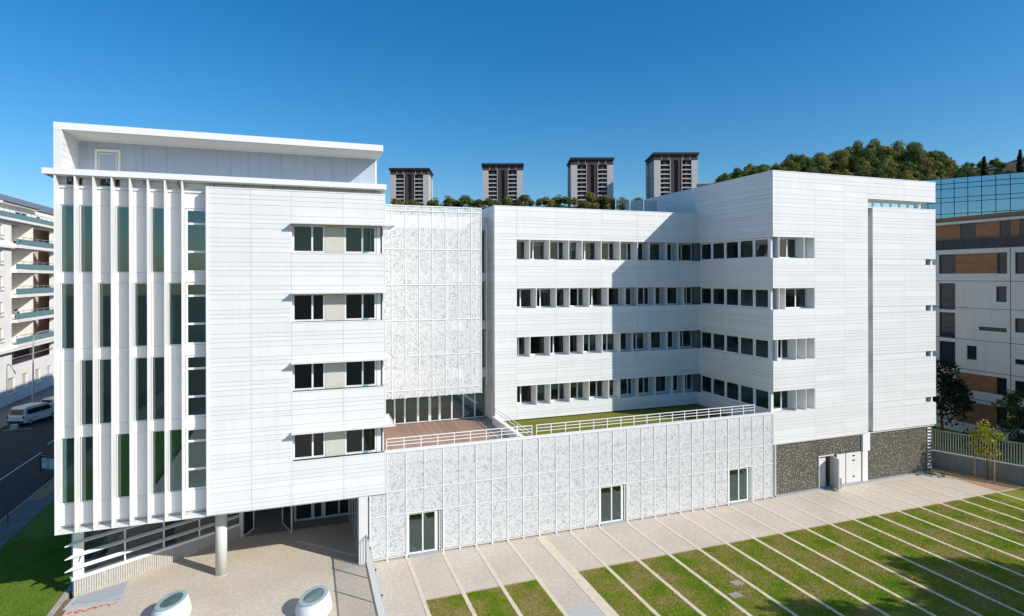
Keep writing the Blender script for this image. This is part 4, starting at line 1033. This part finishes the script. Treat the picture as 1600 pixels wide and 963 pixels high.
# vans and car parked on the street
def vehicle(name, label, cat, L, Wd, H, loc, rz, kind):
    t = thing(name, label, cat, (0, 0, 0))
    if kind == 'van': prof = [(0, .45), (.02, 1.0), (.10, 1.18), (.36, H - .10), (.55, H), (L - 1.9, H), (L - 1.5, H - .06), (L - .75, 1.15), (L - .12, .95), (L, .55), (L - .05, .32), (.08, .32)]
    else: prof = [(0, .5), (.05, .9), (.35, 1.0), (.85, H - .03), (1.2, H), (2.3, H - .02), (3.1, .98), (L - .15, .85), (L, .55), (L - .05, .3), (.08, .3)]
    k = len(prof); m = MB(); rings = []
    for (yf, ins) in ((-1, .10), (-.93, .0), (.93, .0), (1, .10)):
        r_ = []
        for (x, z) in prof:
            tum = .86 if z > 1.3 else (.93 if z > 1.1 else 1.0)
            cx_ = L / 2; r_.append((cx_ + (x - cx_) * (1 - ins * .25), yf * Wd / 2 * tum, .3 + (z - .3) * (1 - ins * .06)))
        rings.append(r_)
    m.rings(rings); m.build('body', 'car_white', t)
    ws = [(.28, 1.17, H - .2)]
    if kind == 'van':
        MB().prism([(.085, 1.22), (.31, H - .22), (.29, H - .22), (.065, 1.22)], -Wd * .38, Wd * .38, 'y').build('rear_window', 'glass_dark', t)
        for s in (-1, 1):
            for (a, b) in ((.55, 1.75), (1.82, 2.95), (3.0, 3.7)):
                y0 = s * Wd / 2 * .945
                MB().prism([(a, 1.2), (b, 1.2), (b - (.35 if a > 2.9 else 0), H - .25), (a, H - .25)], y0 - .06, y0 + .06, 'y').build('side_window', 'glass_dark', t)
            B('tail_lamp', 'lamp_red', t, (-.005, .06, s * Wd * .455 - .07, s * Wd * .455 + .07, .85, 1.12))
        MB().prism([(L - 1.42, H - .12), (L - .80, 1.2), (L - .77, 1.2), (L - 1.39, H - .12)], -Wd * .38, Wd * .38, 'y').build('windscreen', 'glass_dark', t)
        B('number_plate', 'road_paint', t, (-.02, .02, -.26, .26, .72, .84))
    else:
        for s in (-1, 1):
            y0 = s * Wd / 2 * .945
            MB().prism([(.75, 1.02), (2.7, 1.02), (2.2, H - .1), (1.0, H - .1)], y0 - .05, y0 + .05, 'y').build('side_window', 'glass_dark', t)
            B('tail_lamp', 'lamp_red', t, (-.005, .06, s * Wd * .42 - .1, s * Wd * .42 + .1, .7, .9))
        MB().prism([(.36, 1.03), (.84, H - .08), (.80, H - .08), (.33, 1.03)], -Wd * .38, Wd * .38, 'y').build('rear_window', 'glass_dark', t)
    B('bumper', 'plastic_black', t, (-.07, .05, -Wd * .48, Wd * .48, .36, .58))
    for x in (.85, L - .85):
        for s in (-1, 1):
            c = Vector((x, s * (Wd / 2 - .10), .31))
            w_ = MB().tube(c - Vector((0, .10, 0)), c + Vector((0, .10, 0)), .32, .32, 20).build('wheel', 'tyre', t)
            MB().tube(c + Vector((0, s * .09, 0)), c + Vector((0, s * .112, 0)), .19, .19, 14).build('rim', 'galv', w_)
    t.location = loc; t.rotation_euler = (0, 0, rz); return t
vehicle('van', 'white passenger van parked on the far side of the street', 'van', 4.8, 1.84, 1.95, (-28.9, 43.6, -.13), R(70), 'van')
vehicle('car', 'white car parked just behind the white van', 'car', 4.1, 1.7, 1.45, (-28.9, 50.6, -.13), R(70), 'car')
o = MB().box(-28.75, -28.2, 42.0, 42.45, -.13, .40).build('concrete_block', 'concrete'); o.rotation_euler = (0, 0, 0); tag(o, 'small pale concrete block on the road behind the van', 'block')
# street sign case and bollard by the near pavement
SS = thing('display_case', 'small roadside display case with two posters on the near pavement', 'display case', (-19.4, 24.2, 0))
B('frame', 'dark_metal', SS, (-20.1, -20.02, 24.6, 24.68, 0, 1.3), (-18.7, -18.62, 23.6, 23.68, 0, 1.3))
def seg(a, b): 
    p = Vector((-20.06, 24.6, 0)); q = Vector((-18.66, 23.6, 0)); return p + (q - p) * a, p + (q - p) * b
p, q = seg(0, 1); MB().bar(p + Vector((0, 0, 1.27)), q + Vector((0, 0, 1.27)), .14, .10).bar(p + Vector((0, 0, .25)), q + Vector((0, 0, .25)), .12, .06).build('case_rail', 'dark_metal', SS)
for a, b in ((.1, .45), (.52, .92)):
    p, q = seg(a, b); MB().bar(p + Vector((0, 0, .75)), q + Vector((0, 0, .75)), .06, .8).build('poster', 'poster', SS)
o = MB().tube((-17.8, 13.2, 0), (-17.8, 13.2, 1.0), .035, .03).build('bollard', 'dark_metal'); tag(o, 'thin dark bollard on the pavement beside the left lawn', 'bollard')
B('dirt_patch', 'sandy', pave_l, (-18.3, -17.4, 17.5, 23.0, -.01, .006))

# ------------------------------------------------------------------ right: panelled building, glass building, wall and fence
RB = thing('panelled_building', 'grey white building with brown wood panels and dark windows beyond the fence', 'building', (68, 4, 0))
XR = 62.0
rw = [(8.0, 9.6, 15.85, 17.82), (3.35, 4.2, 15.82, 17.82), (1.0, 2.7, 15.8, 17.78), (7.98, 9.58, 12.2, 14.88), (3.4, 4.28, 13.15, 14.63), (8.0, 9.58, 9.35, 11.9), (8.0, 9.58, 6.3, 8.94), (3.4, 5.8, 10.32, 10.7), (6.0, 6.9, 7.36, 8.74), (3.4, 4.26, 4.35, 6.0), (3.4, 4.27, 1.5, 3.26), (.6, 2.72, 10.4, 11.7), (.6, 2.72, 7.45, 7.93), (1.2, 2.74, 4.4, 5.94), (1.2, 2.74, 1.5, 3.3)]
wp = [(4.2, 8.0, 15.85, 17.82), (4.26, 8.0, 4.35, 6.0), (4.27, 8.0, 1.0, 3.2)]
holed('wall', 'grey_white', RB, -9, 14, 0, 18.28, rw + wp, XR, XR + .3, 'x')
B('core', 'grey_white', RB, (XR + .45, XR + 14, -9, 14, 0, 18.2))
for (a, b, c, d) in rw:
    w_ = holed('window', 'navy_metal', RB, a, b, c, d, [(a + .09, b - .09, c + .09, d - .09)], XR + .12, XR + .2, 'x')
    piece('pane', 'glass_dark', w_, XR + .17, XR + .18, a + .09, b - .09, c + .09, d - .09)
    if d - c > 2: piece('window_rail', 'navy_metal', RB, XR + .08, XR + .11, a, b, c + .95, c + 1.02)
for (a, b, c, d) in wp:
    n = 8
    for i in range(n): piece('wood_board', 'wood_panel', RB, XR + .06, XR + .16, a + .01, b - .01, c + (d - c) * i / n + .008, c + (d - c) * (i + 1) / n - .008)
for z in (15.09, 12.42, 9.3, 6.33, 3.51): piece('joint', 'dark_metal', RB, XR - .004, XR + .02, -9, 14, z, z + .05)
piece('joint', 'dark_metal', RB, XR - .004, XR + .02, 3.04, 3.10, 0, 18.2)
B('balustrade', 'navy_metal', RB, (XR - .05, XR + .05, -9, 14, 18.28, 19.25))
for i in range(12): piece('balustrade_post', 'dark_metal', RB, XR - .08, XR - .05, -8 + i * 1.9, -7.95 + i * 1.9, 18.28, 19.3)
for (a, b) in ((7.8, 14), (4.25, 6.35), (2.6, 3.3), (-9, .9)): piece('wood_board', 'wood_panel', RB, XR + .5, XR + .6, a, b, 18.28, 20.85)
for (a, b) in ((6.35, 7.8), (3.3, 4.25), (.9, 2.6)): piece('terrace_window', 'glass_dark', RB, XR + .55, XR + .6, a, b, 18.28, 20.85)
B('terrace_core', 'wood_panel', RB, (XR + .62, XR + 14, -9, 14, 18.28, 20.85))
B('eaves', 'grey_white', RB, (XR - .1, XR + 14, -9, 14, 20.85, 21.1)); B('roof', 'wood_panel', RB, (XR + .3, XR + 14, -9, 14, 21.1, 21.6))
GB = thing('glass_building', 'blue glass curtain wall building rising behind the brown panelled building', 'building', (124, 44, 0))
ga = Vector((119.0, 51.3, 0)); gb = Vector((130.5, 34.0, 0)); gd = (gb - ga).normalized(); gn = Vector((gd.y, -gd.x, 0)); gn = -gn if gn.x > 0 else gn
GLn = 34.0; g0 = ga - gd * 8
def gq(t, o, z): return g0 + gd * t + gn * o + Vector((0, 0, z))
def gbox(name, mat, t0, t1, o0, o1, z0, z1, par):
    p = [gq(t0, o0, 0), gq(t1, o0, 0), gq(t1, o1, 0), gq(t0, o1, 0)]
    return MB().prism([(q.x, q.y) for q in p], z0, z1, 'z').build(name, mat, par)
gbox('core', 'navy_metal', 0, GLn, -.2, -15, 0, 34.8, GB)
gz = [20, 23.4, 26.6, 28.0, 30.3, 31.2, 33.0, 34.0, 35.1]
nb_ = 16
for i in range(nb_):
    for z0, z1 in zip(gz[:-1], gz[1:]):
        t0, t1 = GLn * i / nb_, GLn * (i + 1) / nb_
        gbox('pane', 'glass_blue', t0 + .06, t1 - .06, -.03 + random.uniform(-.015, .015), -.1, z0 + .06, z1 - .06, GB)
    gbox('mullion', 'navy_metal', GLn * i / nb_ - .045, GLn * i / nb_ + .045, .04, -.19, 20, 35.1, GB)
for z in gz: gbox('transom', 'navy_metal', 0, GLn, .02, -.19, z - .045, z + .045, GB)

WF = thing('boundary_wall', 'low concrete boundary wall with pale coping along the right edge', 'wall', (49.5, -2, 0))
a_, b_ = Vector((48.62, 1.05, 0)), Vector((54.2, -12.0, 0)); dd = (b_ - a_).normalized()
m = MB(); nn = Vector((-dd.y, dd.x, 0)) * .11
def wprism(p0, p1, w_, z0, z1, name, mat, par):
    d_ = (p1 - p0).normalized(); n_ = Vector((-d_.y, d_.x, 0)) * w_
    return MB().prism([(q.x, q.y) for q in (p0 - n_, p1 - n_, p1 + n_, p0 + n_)], z0, z1, 'z').build(name, mat, par)
a2 = a_ - dd * 9
wprism(a2, b_, .11, 0, 1.26, 'wall', 'wall_concrete', WF); wprism(a2, b_, .14, 1.26, 1.33, 'coping', 'concrete', WF)
SF = thing('steel_fence', 'pale upright-bar steel fence standing on the low boundary wall', 'fence', (49.5, -2, 1.33))
Lf = (b_ - a2).length; nbars = int(Lf / .17)
for i in range(nbars):
    p = a2 + dd * (i * .17 + .05); piece('bar', 'galv', SF, p.x - .012, p.x + .012, p.y - .02, p.y + .02, 1.33, 2.98)
MB().bar(a2 + Vector((0, 0, 3.0)), b_ + Vector((0, 0, 3.0)), .05, .05).build('top_rail', 'galv', SF)
lawn_r = sheet('lawn', 'lawn_green', 50.0, 62.0, -30, 14, .005, .02)

# ------------------------------------------------------------------ grass on the lawns
def grass(name, label, mat, areas, seed, n_per, h, skip=()):
    rg = np.random.default_rng(seed); vs = []
    for (x0, x1, y0, y1) in areas:
        n = int((x1 - x0) * (y1 - y0) * n_per)
        x = rg.uniform(x0, x1, n); y = rg.uniform(y0, y1, n)
        keep = np.ones(n, bool)
        for c, w_ in skip: keep &= np.abs(x - c) > w_
        x, y = x[keep], y[keep]; n = len(x)
        a = rg.uniform(0, 2 * np.pi, n); w_ = rg.uniform(.006, .016, n); hh = h * rg.uniform(.35, 1.1, n); le = rg.normal(0, .55, (n, 2)) * hh[:, None]
        p = np.stack([x, y, np.full(n, .004)], 1)
        d = np.stack([np.cos(a) * w_, np.sin(a) * w_, np.zeros(n)], 1); t = np.stack([le[:, 0], le[:, 1], hh], 1)
        vs.append(np.stack([p - d, p + d, p + t], 1).reshape(-1, 3))
    v = np.concatenate(vs); n = len(v) // 3
    me = bpy.data.meshes.new(name); me.vertices.add(len(v)); me.vertices.foreach_set('co', v.astype(np.float32).ravel())
    me.loops.add(3 * n); me.loops.foreach_set('vertex_index', np.arange(3 * n, dtype=np.int32)); me.polygons.add(n)
    me.polygons.foreach_set('loop_start', np.arange(0, 3 * n, 3, dtype=np.int32)); me.materials.append(M[mat]); me.update(); me.validate()
    o = bpy.data.objects.new(name, me); col.objects.link(o); o['kind'] = 'stuff'; o['label'] = label; o['category'] = 'grass'
    return o
sk = [(x, .30 if k == 4 else .088) for k, x in enumerate(LX)]
grass('grass', 'patchy grass growing between the concrete strips', 'grass_blade', [(5.5, LX[3] - .15, -11, -4.8), (LX[4] + .3, 26, -13, -4.8), (26, 46, -17, -4.8)], 1, 620, .075, sk)
grass('grass', 'green grass beside the left wing', 'grass_green', [(-16.4, -11.25, -1, 10)], 2, 700, .09)
